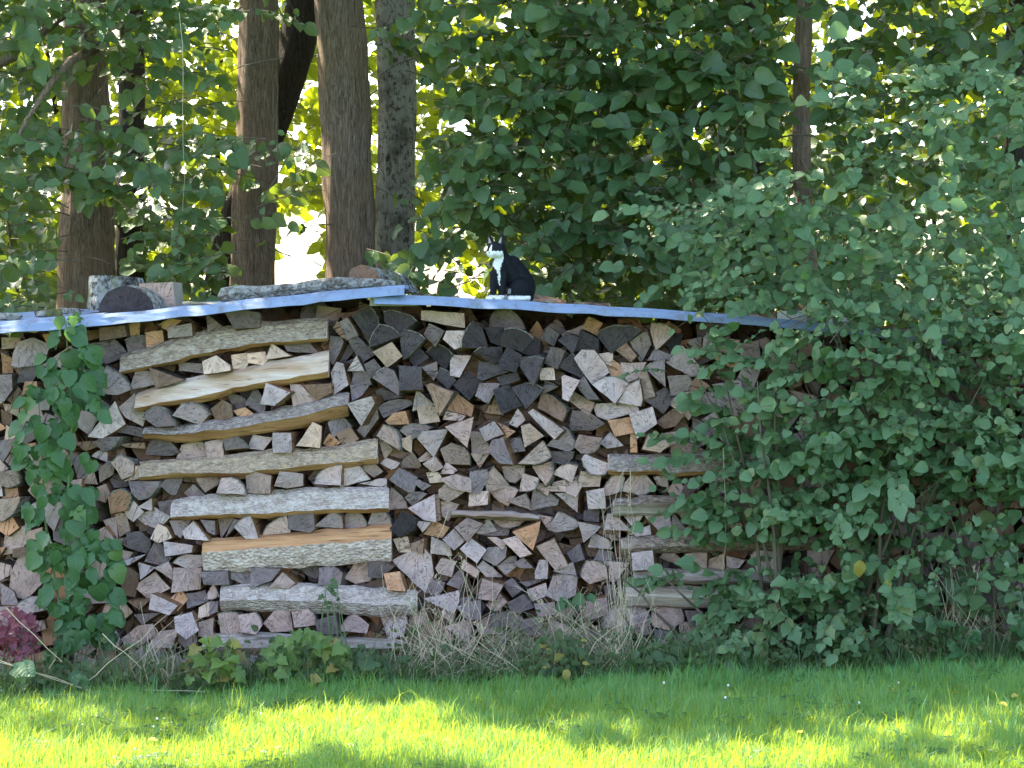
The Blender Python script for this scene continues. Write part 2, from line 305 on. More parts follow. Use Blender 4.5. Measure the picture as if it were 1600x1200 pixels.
# ------------------------------------------------------------ firewood
TILE = dict(A=(0, 400, .25), B=(300, 440, .25), C=(600, 440, .25), D=(900, 440, .25), E=(0, 680, .25), F=(300, 680, .25),
            G=(600, 680, .25), H=(900, 680, .25), I=(0, 900, .25), J=(400, 900, .25), K=(800, 900, .25),
            R=(1100, 725, .3125), S=(1100, 400, .3125))
LOGS = """@A
p 0,510 110,515 100,570 0,580
l 120,540 200,518 300,560 270,640* 170,680* 80,675 90,600
o 0,610 60,640 65,735 0,740
b 72,690 170,690 110,745
g 0,748 92,745 90,830 40,900 0,905
g 110,790* 150,700* 240,660 250,700 190,780
l 190,710 300,660 320,720 250,770
o 265,495 370,478 375,520 300,560
o 470,480 620,458 630,500 530,533
b 640,450 780,436 790,500 640,525
o 780,432 862,416 860,490 800,497
o 990,430 1060,396 1130,405 1050,470
g 775,530* 895,505 915,580 800,615
o 905,480 1005,468 1015,555 920,585
l 1055,445 1195,423 1200,495 1060,510
g 1290,365 1385,440 1300,472
g 500,560 700,530 780,620 650,670 540,625
g 640,790 680,700* 820,830 740,862 640,850
l 820,830 850,720 950,722 970,800
b 955,700 1150,775 990,820
l 1110,670 1282,682 1285,735 1115,718
g 460,762 630,755 625,850 500,842
l 570,1120 720,920 780,1050 650,1132
l 740,950 830,870 900,1000 880,1060 780,1010
g 910,1010* 960,950* 1030,955* 1090,1050 990,1060
l 1095,990 1150,925* 1210,920* 1300,990 1250,1050
g 1410,860* 1530,920 1525,960 1450,955
p 20,930 110,930 100,1000 30,965
b 0,960 60,990 60,1068 0,1060
p 350,1130 440,1080 470,1180 380,1195
g 735,1100 790,1057 893,1082 893,1135
@B
g 232,200 330,178 428,200 420,280 280,290
w 80,500 160,465 240,520 245,552 90,572
w 250,460 340,450 350,500 330,542 260,540
w 350,450 455,440 470,490 440,515 352,505
w 470,485 500,390 612,465
g 580,400 640,365 710,365 780,450 600,432
b 120,800 190,745 240,772 250,850 150,862
o 260,810 330,790 380,830 290,848
g 330,770 385,660 450,760 440,830
l 440,760 470,640 612,692 520,770
p 618,650 680,650 770,740 640,785
b 700,650 860,640 870,690 780,742
g 190,965 268,965* 345,1035 210,1052
l 350,1042 380,962 500,980 440,1050
l 515,950 620,948 625,1060 515,1062
w 660,1020 760,880 812,905 800,1032
g 850,882 920,825 990,910 880,972
b 880,290 908,250 960,360 930,345
g 910,260 970,230 1032,335 962,362
d 1003,220 1110,165* 1160,270 1118,372
d 1120,402* 1180,275* 1305,342
d 1208,195* 1290,195* 1392,245 1310,322 1215,252
g 858,348 930,350 940,385 880,512 848,480
g 975,370 1030,345 1142,450 1050,505
l 870,570 900,508 942,520 970,640 890,697
w 1140,440 1250,385 1312,462 1220,532
g 1080,520 1140,485 1190,550 1112,602
g 990,642 1030,530* 1110,642
g 990,650 1100,652* 1000,742
g 1145,605* 1215,540 1262,560 1300,642 1290,700
g 1145,682 1180,668 1302,725 1160,750
l 985,760 1120,720 1140,762 1060,892
g 1028,930 1150,800 1160,862 1075,972
g 1170,790* 1360,750 1372,772 1200,852
p 1160,962 1200,900* 1270,932* 1290,1040
p 1170,1010 1185,975 1250,1052 1198,1112
@C
o 15,872 60,825 132,812 150,890 30,892
d 105,330 130,310* 250,360 150,470 120,480
d 155,470 215,415 275,475 190,532
g 255,330 285,265 372,310 320,402
l 378,360 395,308 500,310 482,400 440,418
d 495,405* 560,255 600,270 645,402
d 632,290 742,290 730,398 670,375
g 670,280* 690,200* 740,168* 820,210* 870,295 740,295
d 735,352 760,305* 860,310* 920,357 860,430 740,397
d 855,440* 940,350 975,370 970,477
g 985,355 1030,280 1092,330 1060,402
d 1095,370 1140,320 1212,350 1180,442
o 1250,290 1280,225 1362,260 1325,332
d 1200,430 1230,310 1340,360 1332,442
d 1340,335* 1400,290* 1490,285* 1590,310 1420,442
b 1455,430 1510,380 1572,460 1540,497
d 272,445* 340,400* 420,460 380,552
l 418,500 430,460 540,470 470,595 415,582
d 575,440* 640,410 732,410 740,482 690,512
d 722,500 770,415 852,460 820,562 740,542
d 590,600 600,505 740,520 770,560 620,612
d 835,500* 900,480* 988,487 930,642
d 710,600 830,565 842,610 740,647
g 1003,505 1040,420* 1120,440 1080,542
d 1090,530 1170,452* 1238,605
w 975,545 1055,540 1066,612 980,612
l 1195,480 1240,435 1310,435 1372,510 1400,560 1295,627
d 100,530 230,535 242,667 105,672
g 240,540 325,505 330,572 310,612
d 325,600 350,545* 440,622 400,667
d 438,650 520,563 612,640 530,737
g 600,640 720,640 650,757 575,712
d 690,682 780,650 857,770 740,822
d 800,667 880,638* 990,672 890,787
l 1112,600 1130,590 1217,620 1150,737 1115,722
g 1200,640 1250,600 1337,730 1270,732
l 1308,640* 1420,597* 1522,640 1440,752
l 1450,752* 1590,620 1612,735 1600,772
p 1155,740 1190,695 1312,760 1280,832
l 1320,790 1340,770 1570,760 1582,810 1400,862 1340,842
g 1163,902 1185,815 1270,820 1372,890 1300,932 1180,932
b 965,790 990,710* 1060,730* 1132,812 1110,872
l 908,820 935,800 1110,920 1060,972
b 270,652 300,640 432,690 350,822
l 178,807 205,680 312,770
o 388,800 440,695 552,780 540,842
p 370,862 390,815 502,840 480,872
w 210,790 320,785 342,872 230,892
b 635,822 690,710 742,832
p 390,905 555,850 518,1022
l 600,920 690,875 742,950 640,992
l 108,935* 170,895* 282,920 170,987
l 218,980* 240,940 392,925 310,1092
p 360,1050 420,1015* 520,1072* 525,1140 390,1132
p 540,942 600,950* 650,1020* 655,1070 555,1072
p 545,1080 652,1075 600,1162
g 655,1050 680,990 740,980 800,1132 720,1122
w 860,900 910,890 992,960 880,1027
p 843,1130 985,1000* 1032,1090* 930,1132
l 1028,1030 1115,918* 1197,1030* 1150,1062
g 1040,1068 1182,1065* 1140,1132* 1060,1122
p 1193,1030 1220,960 1352,980* 1300,1062* 1230,1067
l 1355,1010 1415,950 1492,1025 1400,1042
o 1405,872 1540,850 1560,942 1450,962
p 245,185 490,200 495,285 245,238
@D
l 340,370* 365,340 442,320* 465,400 410,507
p 473,310 478,265* 600,300 602,332 500,422
d 545,372* 600,325 672,332 640,442 600,432
g 450,490 500,420 592,460 580,492
p 285,512 432,510 380,602 330,622 300,592
p 388,580 440,563 492,710 430,732
l 435,540* 552,493 552,652
l 572,507 590,495 670,410 772,530 770,592 720,592
l 578,592 692,588* 717,622 690,702 600,707
w 598,770* 650,705* 792,710 705,857
g 430,740 560,668 612,732 550,822
l 340,832 470,788 497,882 385,972
b 508,880 610,800 672,832 620,902 560,912
g 700,382* 782,350 787,452
l 795,432 800,350 850,315 897,402 860,442
p 880,427* 960,360 1022,370 1000,462
o 850,450 942,462 910,527
p 1135,370* 1190,350* 1232,380 1180,442
p 1015,402 1130,370 1142,472 1040,502
p 1232,380 1292,375 1290,432
l 770,540 832,530 832,610 770,600
b 880,602 1000,560 980,642
p 420,1042 450,960 582,1000 520,1062
p 605,1092* 610,1020 660,985 822,1070
o 340,950 372,940 382,1060 345,1062
l 690,980 792,960 740,1012
l 1060,820 1120,740 1137,830 1110,852
p 975,790 1040,770 1092,860 1000,832
p 850,640 922,650 900,682
@E
g 905,115 920,60 970,5 1030,20 1105,100 1060,127 920,122
p 1098,155 1130,70* 1190,53* 1280,60 1292,147
p 1287,50 1385,28 1392,132 1300,142
g 590,40 640,15 750,10* 720,60* 650,92
b 460,50 580,40 600,70 530,97
b 750,60 890,50 895,82 790,77
p 710,170* 760,130* 840,180 830,242 770,267
p 620,210 680,160 717,180 700,242 620,292
w 835,200 870,195 870,272 780,287 828,255
w 872,172 1010,175 890,258
g 680,290 710,243 802,300 770,332 700,332
g 813,290 992,288* 960,350* 880,392* 830,352
g 998,310 1060,258 1132,270 1090,372 1060,367
l 1138,370 1200,315 1267,385 1190,412
p 1208,230* 1290,223* 1392,280 1280,352 1240,302
l 1368,350 1400,270 1450,263* 1522,310* 1540,362
o 688,380* 760,340* 812,370* 790,462 700,482
p 510,370 660,308 682,362 650,422
l 868,450 945,400 947,477
g 985,425 1080,408 1075,512 1000,472
l 843,515 960,463 1052,510 980,587 900,562
l 1055,540 1185,533 1122,647 1088,622
l 1148,602 1212,540 1302,652 1160,642
g 1255,530 1340,540 1342,622 1300,602
g 798,612 870,608 932,660 930,742 800,702
g 720,652 800,638 790,702
g 903,790 975,648 1052,770* 1000,817
l 1028,665 1200,690 1192,727 1040,752
l 1088,800* 1155,755 1262,760 1262,822 1180,842
l 863,800 962,830 872,902
l 968,830 1050,798 1087,880 1070,907
p 833,950 960,868 1052,960 920,1022
p 1088,838 1242,840 1242,962 1080,977
l 943,1080 960,988 1112,1060 1060,1112
g 1158,1000 1272,980 1292,1042 1170,1082
g 843,1120 1002,1108 890,1182
b 800,1040 942,1018 870,1092
l 755,790 902,752 800,812
w 715,480 782,500 802,600 730,642
p 640,540 712,520 727,642 700,652
b 768,820 862,880 832,1012 750,992
g 650,890 722,830 772,880 700,922
p 0,230 100,218* 112,300* 40,322 0,302
o 0,340 92,330 102,390 10,392
w 0,402 130,388* 60,500* 0,532
w 20,52 100,60 122,100 60,112
o 120,62 222,50* 200,92* 130,97
p 20,640* 60,590 172,568 182,642 100,732 0,752
p 190,602 262,580 252,662 190,662
b 80,712 192,700 192,772 80,762
p 110,780* 230,798 282,900 180,1000* 100,1002 60,960 70,860
l 0,930 82,980 112,1062 0,1072
l 120,1070* 200,1008 292,1000 282,1082 180,1102
p 420,292 502,278 502,372 430,382
@F
p 343,240 380,228 492,250 485,352 350,352
l 528,310 560,225 692,242 690,312 600,327
w 590,190 640,178 687,217 640,232
l 773,300* 810,230* 932,190 925,307
l 930,322 945,210 1010,158 1102,272
p 1058,210 1120,168 1182,230 1130,267
l 1050,305 1170,275 1212,275 1210,327
l 1178,180 1210,150 1292,175* 1240,217
p 148,520* 252,520 170,652
g 260,530 312,540 210,632
l 273,570* 370,508 412,640 340,642
p 448,620* 540,523* 590,508 612,602
g 608,480 752,475 762,580 735,602 610,582
l 768,570 880,480* 932,512 937,582
l 938,582 970,475 1030,480* 1082,582
l 1103,557 1140,445* 1200,480* 1237,562
p 1225,472 1242,340* 1337,457
g 68,852 220,850 227,932 90,922
g 228,892* 280,835* 365,828 370,952
g 373,952 380,830 552,832 500,897
p 488,945 570,858 642,922 600,952
g 638,812 792,808 775,902 720,892
g 800,832 880,820 932,862 920,932 800,932
p 953,902 1050,758* 1107,912 1020,932
g 1103,792 1200,793 1257,822 1180,892 1110,882
o 1208,862 1302,848 1332,962 1230,952
l 1263,792 1440,710 1490,770 1502,872 1460,987 1380,920
@G
p 103,182 175,110 222,190 212,212 110,207
p 213,150 265,108 312,150 230,167
p 250,180 320,133 367,200 310,227
p 353,237 390,173 452,217 430,242
g 43,280 100,208 202,265 182,352 150,352
w 268,235 340,233 372,290 290,297
g 188,302 220,278 292,317 240,347
p 363,272 450,248 542,270 540,352 430,327
g 543,232 642,218 652,262 600,362 540,352
p 538,358 652,350 642,432 530,442
g 133,392* 190,358* 262,370 180,442
p 343,342 390,300 502,350 400,417 350,387
p 343,412 462,440 400,537 360,502
l 158,457 312,378 322,532 250,527
b 322,382 342,373 352,522 325,532
d 45,582 120,468 202,512 180,582 100,627
l 193,537 292,545 240,607
o 253,622 310,538 402,580 360,642
p 648,352* 652,260* 690,203 782,322
p 743,202 872,193* 870,252* 820,292* 760,262
p 668,362 700,330* 832,347 770,442 720,412
p 848,342 870,240 962,270* 940,332*
p 778,412 882,368* 907,462
l 923,472 940,348* 1087,410 1080,442
p 933,202 1040,168* 1052,232* 1010,302
p 943,322 980,300 1042,320 1020,382
p 1058,242 1110,193* 1202,195 1170,292 1130,272
p 1043,352 1060,300 1132,280 1137,352
p 1223,322* 1235,228 1352,250 1345,322
l 1078,372 1212,358 1207,482
l 1268,352 1372,333 1382,452 1280,457
l 1378,382* 1400,300* 1460,253 1502,270 1490,352
l 1498,350* 1510,300 1560,240 1600,215 1690,320* 1630,365* 1560,362
p 683,532 872,540* 790,582* 740,582
p 448,572 520,518 612,552 520,657
l 578,612* 650,528 702,602 600,622
l 618,632 700,548 782,602 770,632
l 373,652 440,588 502,662 440,712
l 293,742 300,643 402,690 417,762
l 483,712 545,648 632,712 580,792
p 650,642 702,640* 762,682 740,712
l 618,772 650,708 762,700 752,762 700,812
p 743,652 830,628 917,732 850,752
o 813,602 972,538 962,602 930,702
p 968,502 1052,520 1050,572 1020,582
l 1028,592 1090,488* 1212,562* 1170,592 1080,607
l 1213,542 1352,572 1250,662
g 1253,482 1342,463 1342,552 1255,542
p 958,692 1060,648 1142,802 1070,832
g 1148,742 1220,688 1252,782 1180,802
l 1283,702 1310,618 1402,660 1412,712
l 1383,592 1400,500 1440,498 1542,602
g 1318,792 1350,718 1432,742 1422,812
p 1238,882* 1270,788* 1382,822 1392,892 1290,922
l 1063,852 1180,798 1202,882
l 943,852 970,778 1022,782 1017,892 950,892
g 818,802 870,768 932,832 850,832
l 588,832 620,788 732,892 640,892
l 708,822 760,768 822,770 832,822 760,877
p 483,832 500,788 592,852 570,892
p 328,832 360,773 442,792 420,882 340,862
g 398,932 480,838 502,902 470,962
p 593,1012 620,898 742,932 690,1022
g 743,932 800,898 862,962 800,1012
g 778,1052 870,998 932,1080 800,1122
l 1018,1002 1060,888* 1202,900 1192,1002 1100,1047
l 898,972 1010,928 1022,1002 920,1047
g 848,922 1052,898 900,947
l 943,1052 1060,1038 1072,1112 970,1132
g 438,1032 542,1018 520,1102
g 658,1132* 750,1118* 852,1150 780,1202 660,1192
g 540,1032 642,1060 590,1142 520,1132
g 1378,942 1440,928 1442,1042 1395,1062
p 1200,1042 1382,1008 1392,1102 1280,1142
l 1240,150 1260,118 1402,178* 1370,237* 1290,232*
@H
l 308,512 422,493 370,587
l 358,612 460,568 467,622 380,632
l 428,502 582,488 592,572 540,617
l 588,612 610,488 692,597
p 640,490 722,478 742,532 690,542
l 348,732 472,718 482,822 360,832
p 533,772 580,708 672,792 640,812
p 688,742 812,738 812,842 700,837
w 828,782 922,748 932,847 830,847
l 948,762 1052,788 1020,832 950,842
l 1098,752 1140,708 1252,698 1257,852 1130,852
d 1288,782 1402,758 1402,852 1290,852
g 650,372 690,268 752,320 720,377
l 488,262 572,253 577,332 510,312
@I
p 768,390 860,318 942,308 962,372 880,432 790,432
p 938,422 1020,338 1112,328 1080,432 970,432
l 1103,252 1200,228 1242,332 1170,382 1110,332
w 1243,200 1312,163 1302,252 1240,262
p 1248,292 1332,263 1332,387 1240,372
g 1310,162 1360,163 1352,222 1310,242
p 1368,242* 1480,238* 1502,352 1380,357
p 1498,242 1602,228* 1640,300 1602,352 1510,342
p 0,190 132,188* 192,262 100,332 0,302
p 190,302 272,278 282,332 200,362
b 598,442 692,428 702,562 620,572
l 0,622 92,628 72,692 0,692
@J
p 58,292 120,218* 202,200 222,342 100,347
p 233,222 330,208* 372,302 250,312
g 378,272 500,238 522,352 400,352
p 528,342* 620,238 702,302 690,347
p 958,242 1062,238 1082,332 960,342
g 1258,192 1400,148 1402,262 1320,262
p 1378,292 1480,238 1542,362 1400,362
@K
l 568,312* 600,218* 640,183 722,302
l 738,332 710,188 800,188* 862,262* 862,302
p 893,312* 890,220* 960,183* 1050,210* 1062,282 980,332
g 1078,212 1182,218 1192,292* 1110,302
l 1218,292 1240,208* 1320,228* 1332,292 1280,322
g 70,272 187,258 187,362 90,362
p 378,182 560,148 602,182 590,232 450,242
g 0,262 62,258 72,322 0,372
@R
b 1160,282* 1175,200 1200,118 1262,198 1240,280
b 1268,182 1350,128 1372,192 1310,232
b 1448,152 1500,88 1542,112 1490,192
b 1498,212 1602,168 1602,222
b 1548,142 1602,108 1602,172
g 1178,292 1242,268 1252,332
@S
l 738,502 760,488 792,542 740,562
l 808,562 830,503 882,510 850,612 810,602
p 1048,582* 1090,553* 1142,570 1130,607 1060,602"""
def parse():
    out = []; off = None
    for ln in LOGS.strip().splitlines():
        if ln[0] == '@': off = TILE[ln[1]]; continue
        a = ln.split(); pts = []; arc = []
        for q in a[1:]:
            arc.append(q.endswith('*')); x, y = q.rstrip('*').split(',')
            pts.append((off[0]+float(x)*off[2], off[1]+float(y)*off[2]))
        ar = sum(pts[i-1][0]*pts[i][1]-pts[i][0]*pts[i-1][1] for i in range(len(pts)))/2
        if ar < 0:   # make every outline run the same way round
            n = len(pts); pts = pts[::-1]; arc = [arc[(n-2-i) % n] for i in range(n)]
        out.append((a[0], pts, arc, abs(ar)))
    return out
def outline(pts, arc, rg):
    """photo-sized outline -> finer outline (with bulged bark edges) and a flag per edge"""
    o, fl = [], []; n = len(pts)
    cx = sum(p[0] for p in pts)/n; cy = sum(p[1] for p in pts)/n
    for i in range(n):
        a, b = Vector(pts[i]), Vector(pts[(i+1) % n]); L = (b-a).length
        nor = Vector(((b-a).y, -(b-a).x)).normalized()
        if nor.dot((a+b)/2-Vector((cx, cy))) < 0: nor = -nor
        k = max(1, min(5, int(L/(9 if arc[i] else 15))))
        for j in range(k):
            q = a.lerp(b, j/k)
            if arc[i]: q = q+nor*(4*(j/k)*(1-j/k))*L*.1
            if j or not arc[i]: q = q+nor*rg.uniform(-.9, .9)
            o.append((q.x, q.y)); fl.append(arc[i])
    return o, fl
def wedge(pts, arc, yf, ln, dx, dz, rg, mb, bk, mi_end, mi_side, mi_bark):
    """split log: front face outline at depth yf, running back ln metres"""
    n0 = len(pts); gx_ = sum(p[0] for p in pts)/n0; gy_ = sum(p[1] for p in pts)/n0
    pts = [(gx_+(p[0]-gx_)*1.1, gy_+(p[1]-gy_)*1.1) for p in pts]
    o, fl = outline(pts, arc, rg)
    W = [P(x, y, 0) for x, y in o]; n = len(W)
    cen = sum(W, Vector())/n; cen += Vector((rg.uniform(-.006, .006), 0, rg.uniform(-.006, .006)))
    tx, tz = rg.uniform(-.3, .3), rg.uniform(-.3, .2)
    def fy(v): return yf+(v.x-cen.x)*tx+(v.z-cen.z)*tz
    fr = [Vector((v.x, fy(v)+rg.uniform(-.0025, .0025), v.z)) for v in W]
    mid = [Vector((v.x+dx*.45+rg.uniform(-.004, .004), yf+ln*.45, v.z+dz*.45+rg.uniform(-.004, .004))) for v in W]
    sc = rg.uniform(.82, 1.0)
    bk_ = [Vector((cen.x+(v.x-cen.x)*sc+dx, yf+ln, cen.z+(v.z-cen.z)*sc+dz)) for v in W]
    c0 = Vector((cen.x, yf-.001+rg.uniform(-.003, .003), cen.z)); c1 = Vector((cen.x+dx, yf+ln, cen.z+dz))
    vs = fr+mid+bk_+[c0, c1]; fs, ms = [], []
    for i in range(n):
        j = (i+1) % n
        fs.append((3*n, j, i)); ms.append(mi_end)
        for a in (0, n):
            fs.append((a+i, a+j, a+n+j, a+n+i)); ms.append(mi_bark if fl[i] else mi_side)
    fs.append(tuple(2*n+k for k in range(n))); ms.append(mi_side)
    mb.add(vs, fs, ms)
    if bk is not None and any(fl):   # bark: a thin shell standing proud along the curved edges
        for i in range(n):
            if not fl[i]: continue
            j = (i+1) % n; th = .0045
            ni = (fr[i]-cen); ni.y = 0; ni.normalize(); nj = (fr[j]-cen); nj.y = 0; nj.normalize()
            q = []
            for ring in (fr, mid):
                yo = Vector((0, -.004 if ring is fr else 0, 0))
                q += [ring[i]+yo-ni*.001, ring[j]+yo-nj*.001, ring[j]+yo+nj*th, ring[i]+yo+ni*th]
            bk.add(q, [(3, 2, 1, 0), (3, 7, 6, 2), (0, 1, 5, 4), (1, 2, 6, 5), (0, 4, 7, 3)], [0]*5)
    # pith: the corner farthest from the bark
    if any(fl):
        ac = sum((W[i] for i in range(n) if fl[i]), Vector())/sum(fl)
        pith = max(W, key=lambda v: (v-ac).length)
    else: pith = W[rg.randrange(n)]
    return Vector((pith.x, yf, pith.z))

# long logs laid crosswise: stations (x, top, bottom), tone of upper and lower face, where the crest is, bark on which face
LONG = [
 ('longest lichen-grey bark log laid crosswise just under the left roof sheet', [(189,558,584),(250,540,572),(300,523,560),(360,511,547),(410,506,540),(460,502,535),(512,500,530)], X_BARKL, X_ORANGE, .84, 'u'),
 ('thick pale split log lying crosswise, second from the roof in the left stack', [(212,617,643),(250,604,637),(300,592,629),(350,582,618),(415,567,604),(470,557,595),(514,550,590)], X_PALE, X_ORANGE, .76, ''),
 ('grey bark log with white lichen spots and orange split underside, third crosswise log', [(225,672,684),(275,668,689),(350,657,684),(420,645,675),(475,632,666),(520,620,653),(545,616,647)], X_BARKG, X_ORANGE, .48, 'u'),
 ('yellowish lichened bark log lying crosswise at middle height of the left stack', [(220,724,750),(300,718,743),(375,712,747),(425,705,740),(475,704,735),(512,702,732),(590,690,723)], X_BARKY, X_ORANGE, .72, 'u'),
 ('whitish bark log lying crosswise directly above the one with the wide orange split face', [(268,784,810),(300,779,811),(375,772,808),(475,766,803),(540,765,799),(608,765,799)], X_BARKW, X_ORANGE, .78, 'u'),
 ('broad crosswise log with orange split top and white lower face', [(317,846,893),(360,843,890),(425,836,886),(540,827,878),(612,821,873)], X_ORANGE, X_BARKP, .38, 'l'),
 ('rough white barked log lying crosswise second from the ground', [(345,917,950),(425,914,953),(512,918,957),(600,922,959),(652,925,958)], X_BARKW, X_BARKW, .55, 'ul'),
 ('pale peeled log lying crosswise lowest of all behind the lime green weeds', [(318,993,1018),(400,991,1022),(480,994,1021),(560,998,1018),(630,1003,1016)], X_STRIPE, X_PALE, .6, ''),
 ('grey bark log lying crosswise highest of the stack half behind the bush', [(950,713,738),(1040,714,742),(1110,712,742),(1240,713,742)], X_BARKG, X_ORANGE, .74, 'u'),
 ('pale pink split log with thin bark top, second crosswise log beside the bush', [(957,784,806),(1020,779,803),(1085,777,799),(1200,775,796)], X_BARKB, X_STRIPE, .3, 'u'),
 ('brown bark log lying crosswise third from the top beside the bush', [(970,844,864),(1060,838,861),(1150,834,858),(1290,840,858)], X_BARKB, X_BARKB, .6, 'ul'),
 ('striped pale split log, upper of the two crosswise logs touching each other by the bush', [(990,892,914),(1100,889,911),(1250,898,914)], X_STRIPE, X_PALE, .7, ''),
 ('thicker striped split log, lower of the two crosswise logs touching each other by the bush', [(977,916,948),(1060,918,949),(1215,922,945)], X_STRIPE, X_STRIPE, .45, ''),
 ('thin pale splinter of wood lying crosswise across the middle stack', [(706,801,805),(740,800,809),(800,801,812),(828,803,812),(843,809,812)], X_PALE, X_PALE, .5, ''),
]
def long_log(label, st, mu, ml, crest, bark, k):
    rg = random.Random(100+k)
    xs = []
    for (x0, a0, b0), (x1, a1, b1) in zip(st, st[1:]):
        n = max(1, int((x1-x0)/14))
        for i in range(n):
            t_ = i/n; xs.append((x0+(x1-x0)*t_, a0+(a1-a0)*t_, b0+(b1-b0)*t_))
    xs.append(st[-1])
    root = empty('long_split_log', P(xs[len(xs)//2][0], xs[len(xs)//2][2], .05))
    tag(root, label, 'log', 'long logs laid crosswise in the woodpile')
    body = MB(); bk = MB(); sec = []
    for i, (x, a, b) in enumerate(xs):
        a += rg.uniform(-1.3, 1.3)-2+2.6*mn.noise(Vector((x*.018, k*3.3, 0))); b += rg.uniform(-1.3, 1.3)+2+2.6*mn.noise(Vector((x*.018, k*3.3, 7)))
        h = (b-a)/300; zt = P(x, a).z; zc = zt-h*crest; zb = zt-h; X = P(x, a).x
        pr = -.05-.02*mn.noise(Vector((x*.02, k, 0)))
        up = [(0.07, zt-.012), (.02, zt), (pr*.25, zt-h*crest*.22), (pr*.66, zt-h*crest*.66), (pr, zc)]
        lo = [(pr*.7, zc-(zc-zb)*.35), (pr*.3, zc-(zc-zb)*.78), (.005, zb), (.07, zb+.012)]
        sec.append([Vector((X+rg.uniform(-.002, .002), y+rg.uniform(-.0022, .0022), z+rg.uniform(-.0018, .0018))) for y, z in up+lo])
    n = 9; vs = [v for s_ in sec for v in s_]; fs, ms = [], []
    for i in range(len(sec)-1):
        for q in range(n):
            q2 = (q+1) % n
            fs.append((i*n+q, (i+1)*n+q, (i+1)*n+q2, i*n+q2)); ms.append(0 if q < 4 else 1)
    fs.append(tuple(range(n))); fs.append(tuple((len(sec)-1)*n+q for q in range(n))[::-1]); ms += [2, 2]
    body.add(vs, fs, ms)
    inner_u = X_PALE if 'u' in bark else mu; inner_l = X_PALE if 'l' in bark else ml
    body.build('split_wood', [inner_u, inner_l, M_END['l']], root, origin=root.location)
    if bark:
        for which, q0, q1, m in (('u', 0, 4, mu), ('l', 4, 8, ml)):
            if which not in bark: continue
            b2 = MB(); rows = []
            for i, s_ in enumerate(sec):
                c = sum(s_, Vector())/n; row = []
                for q in range(q0, q1+1):
                    d = s_[q]-c; d.x = 0; d.normalize()
                    jit = .005*mn.noise(Vector((i*.9, q*2.1, k)))
                    e = Vector((0, 0, rg.uniform(-.003, .003))) if q in (q0, q1) else Vector()
                    row.append(s_[q]+d*(.005+jit)+e)
                if i == 0: row = [v+Vector((rg.uniform(-.002, .01), 0, 0)) for v in row]
                if i == len(sec)-1: row = [v-Vector((rg.uniform(-.002, .012), 0, 0)) for v in row]
                rows.append(row)
            m_ = q1-q0+1
            vs = [v for r_ in rows for v in r_]+[v+Vector((0, .006, 0)) for r_ in rows for v in r_]
            N0 = len(rows)*m_
            fs = [(i*m_+q, (i+1)*m_+q, (i+1)*m_+q+1, i*m_+q+1) for i in range(len(rows)-1) for q in range(m_-1)]
            for i in range(len(rows)-1):
                for q in (0, m_-1):
                    a = i*m_+q; b = (i+1)*m_+q
                    fs.append((a, b, b+N0, a+N0))
            b2.add(vs, fs); b2.build('bark', m, root, origin=root.location)
for k, L_ in enumerate(LONG): long_log(*L_, k)

def lat(x):      # which crosswise logs lie above and below, by photo height
    return [L_[1] for L_ in LONG]
def yline(st, x):
    for (x0, a0, b0), (x1, a1, b1) in zip(st, st[1:]):
        if x0 <= x <= x1: return (a0+a1+(a1-a0)*((x-x0)/(x1-x0)*2-1))/2
    return None
SHORT = ['the lichen-grey crosswise log', 'the thick pale crosswise log', 'the white-spotted crosswise log', 'the yellowish crosswise log', 'the whitish crosswise log',
         'the orange-and-white crosswise log', 'the rough white crosswise log', 'the lowest crosswise log', 'the grey crosswise log by the bush', 'the pink crosswise log by the bush',
         'the brown crosswise log by the bush', 'the striped crosswise log by the bush', 'the thicker striped log by the bush']
def roof_front(px):   # top of the front edge of the roof in photo pixels
    if px < 640: return np.interp(px, [-120, 0, 200, 400, 500, 640], [522, 513, 499, 474, 463, 453])
    return np.interp(px, [580, 650, 900, 1200, 1460, 1700], [464, 468, 482, 503, 530, 552])
logs = parse()
logs.sort(key=lambda l: -l[3])
GW, GH = 460, 160     # coverage grid, 4 px cells, origin (-120, 460)
cover = np.zeros((GH, GW), bool)
yy, xx = np.mgrid[0:GH, 0:GW]; CX = xx*4-120+2; CY = yy*4+460+2
def inpoly(pts):
    m = np.zeros(CX.shape, bool); n = len(pts)
    for i in range(n):
        x0, y0 = pts[i]; x1, y1 = pts[(i+1) % n]
        if y0 == y1: continue
        c_ = ((y0 > CY) != (y1 > CY)) & (CX < (x1-x0)*(CY-y0)/(y1-y0)+x0)
        m ^= c_
    return m
for l in logs: cover |= inpoly(l[1])
for L_ in LONG:
    st = L_[1]; cover |= inpoly([(a[0], a[1]) for a in st]+[(a[0], a[2]) for a in st[::-1]])
NAMES = dict(d='dark weathered', g='grey', l='light grey', p='pinkish grey', o='orange brown', b='brown', w='cream pale')
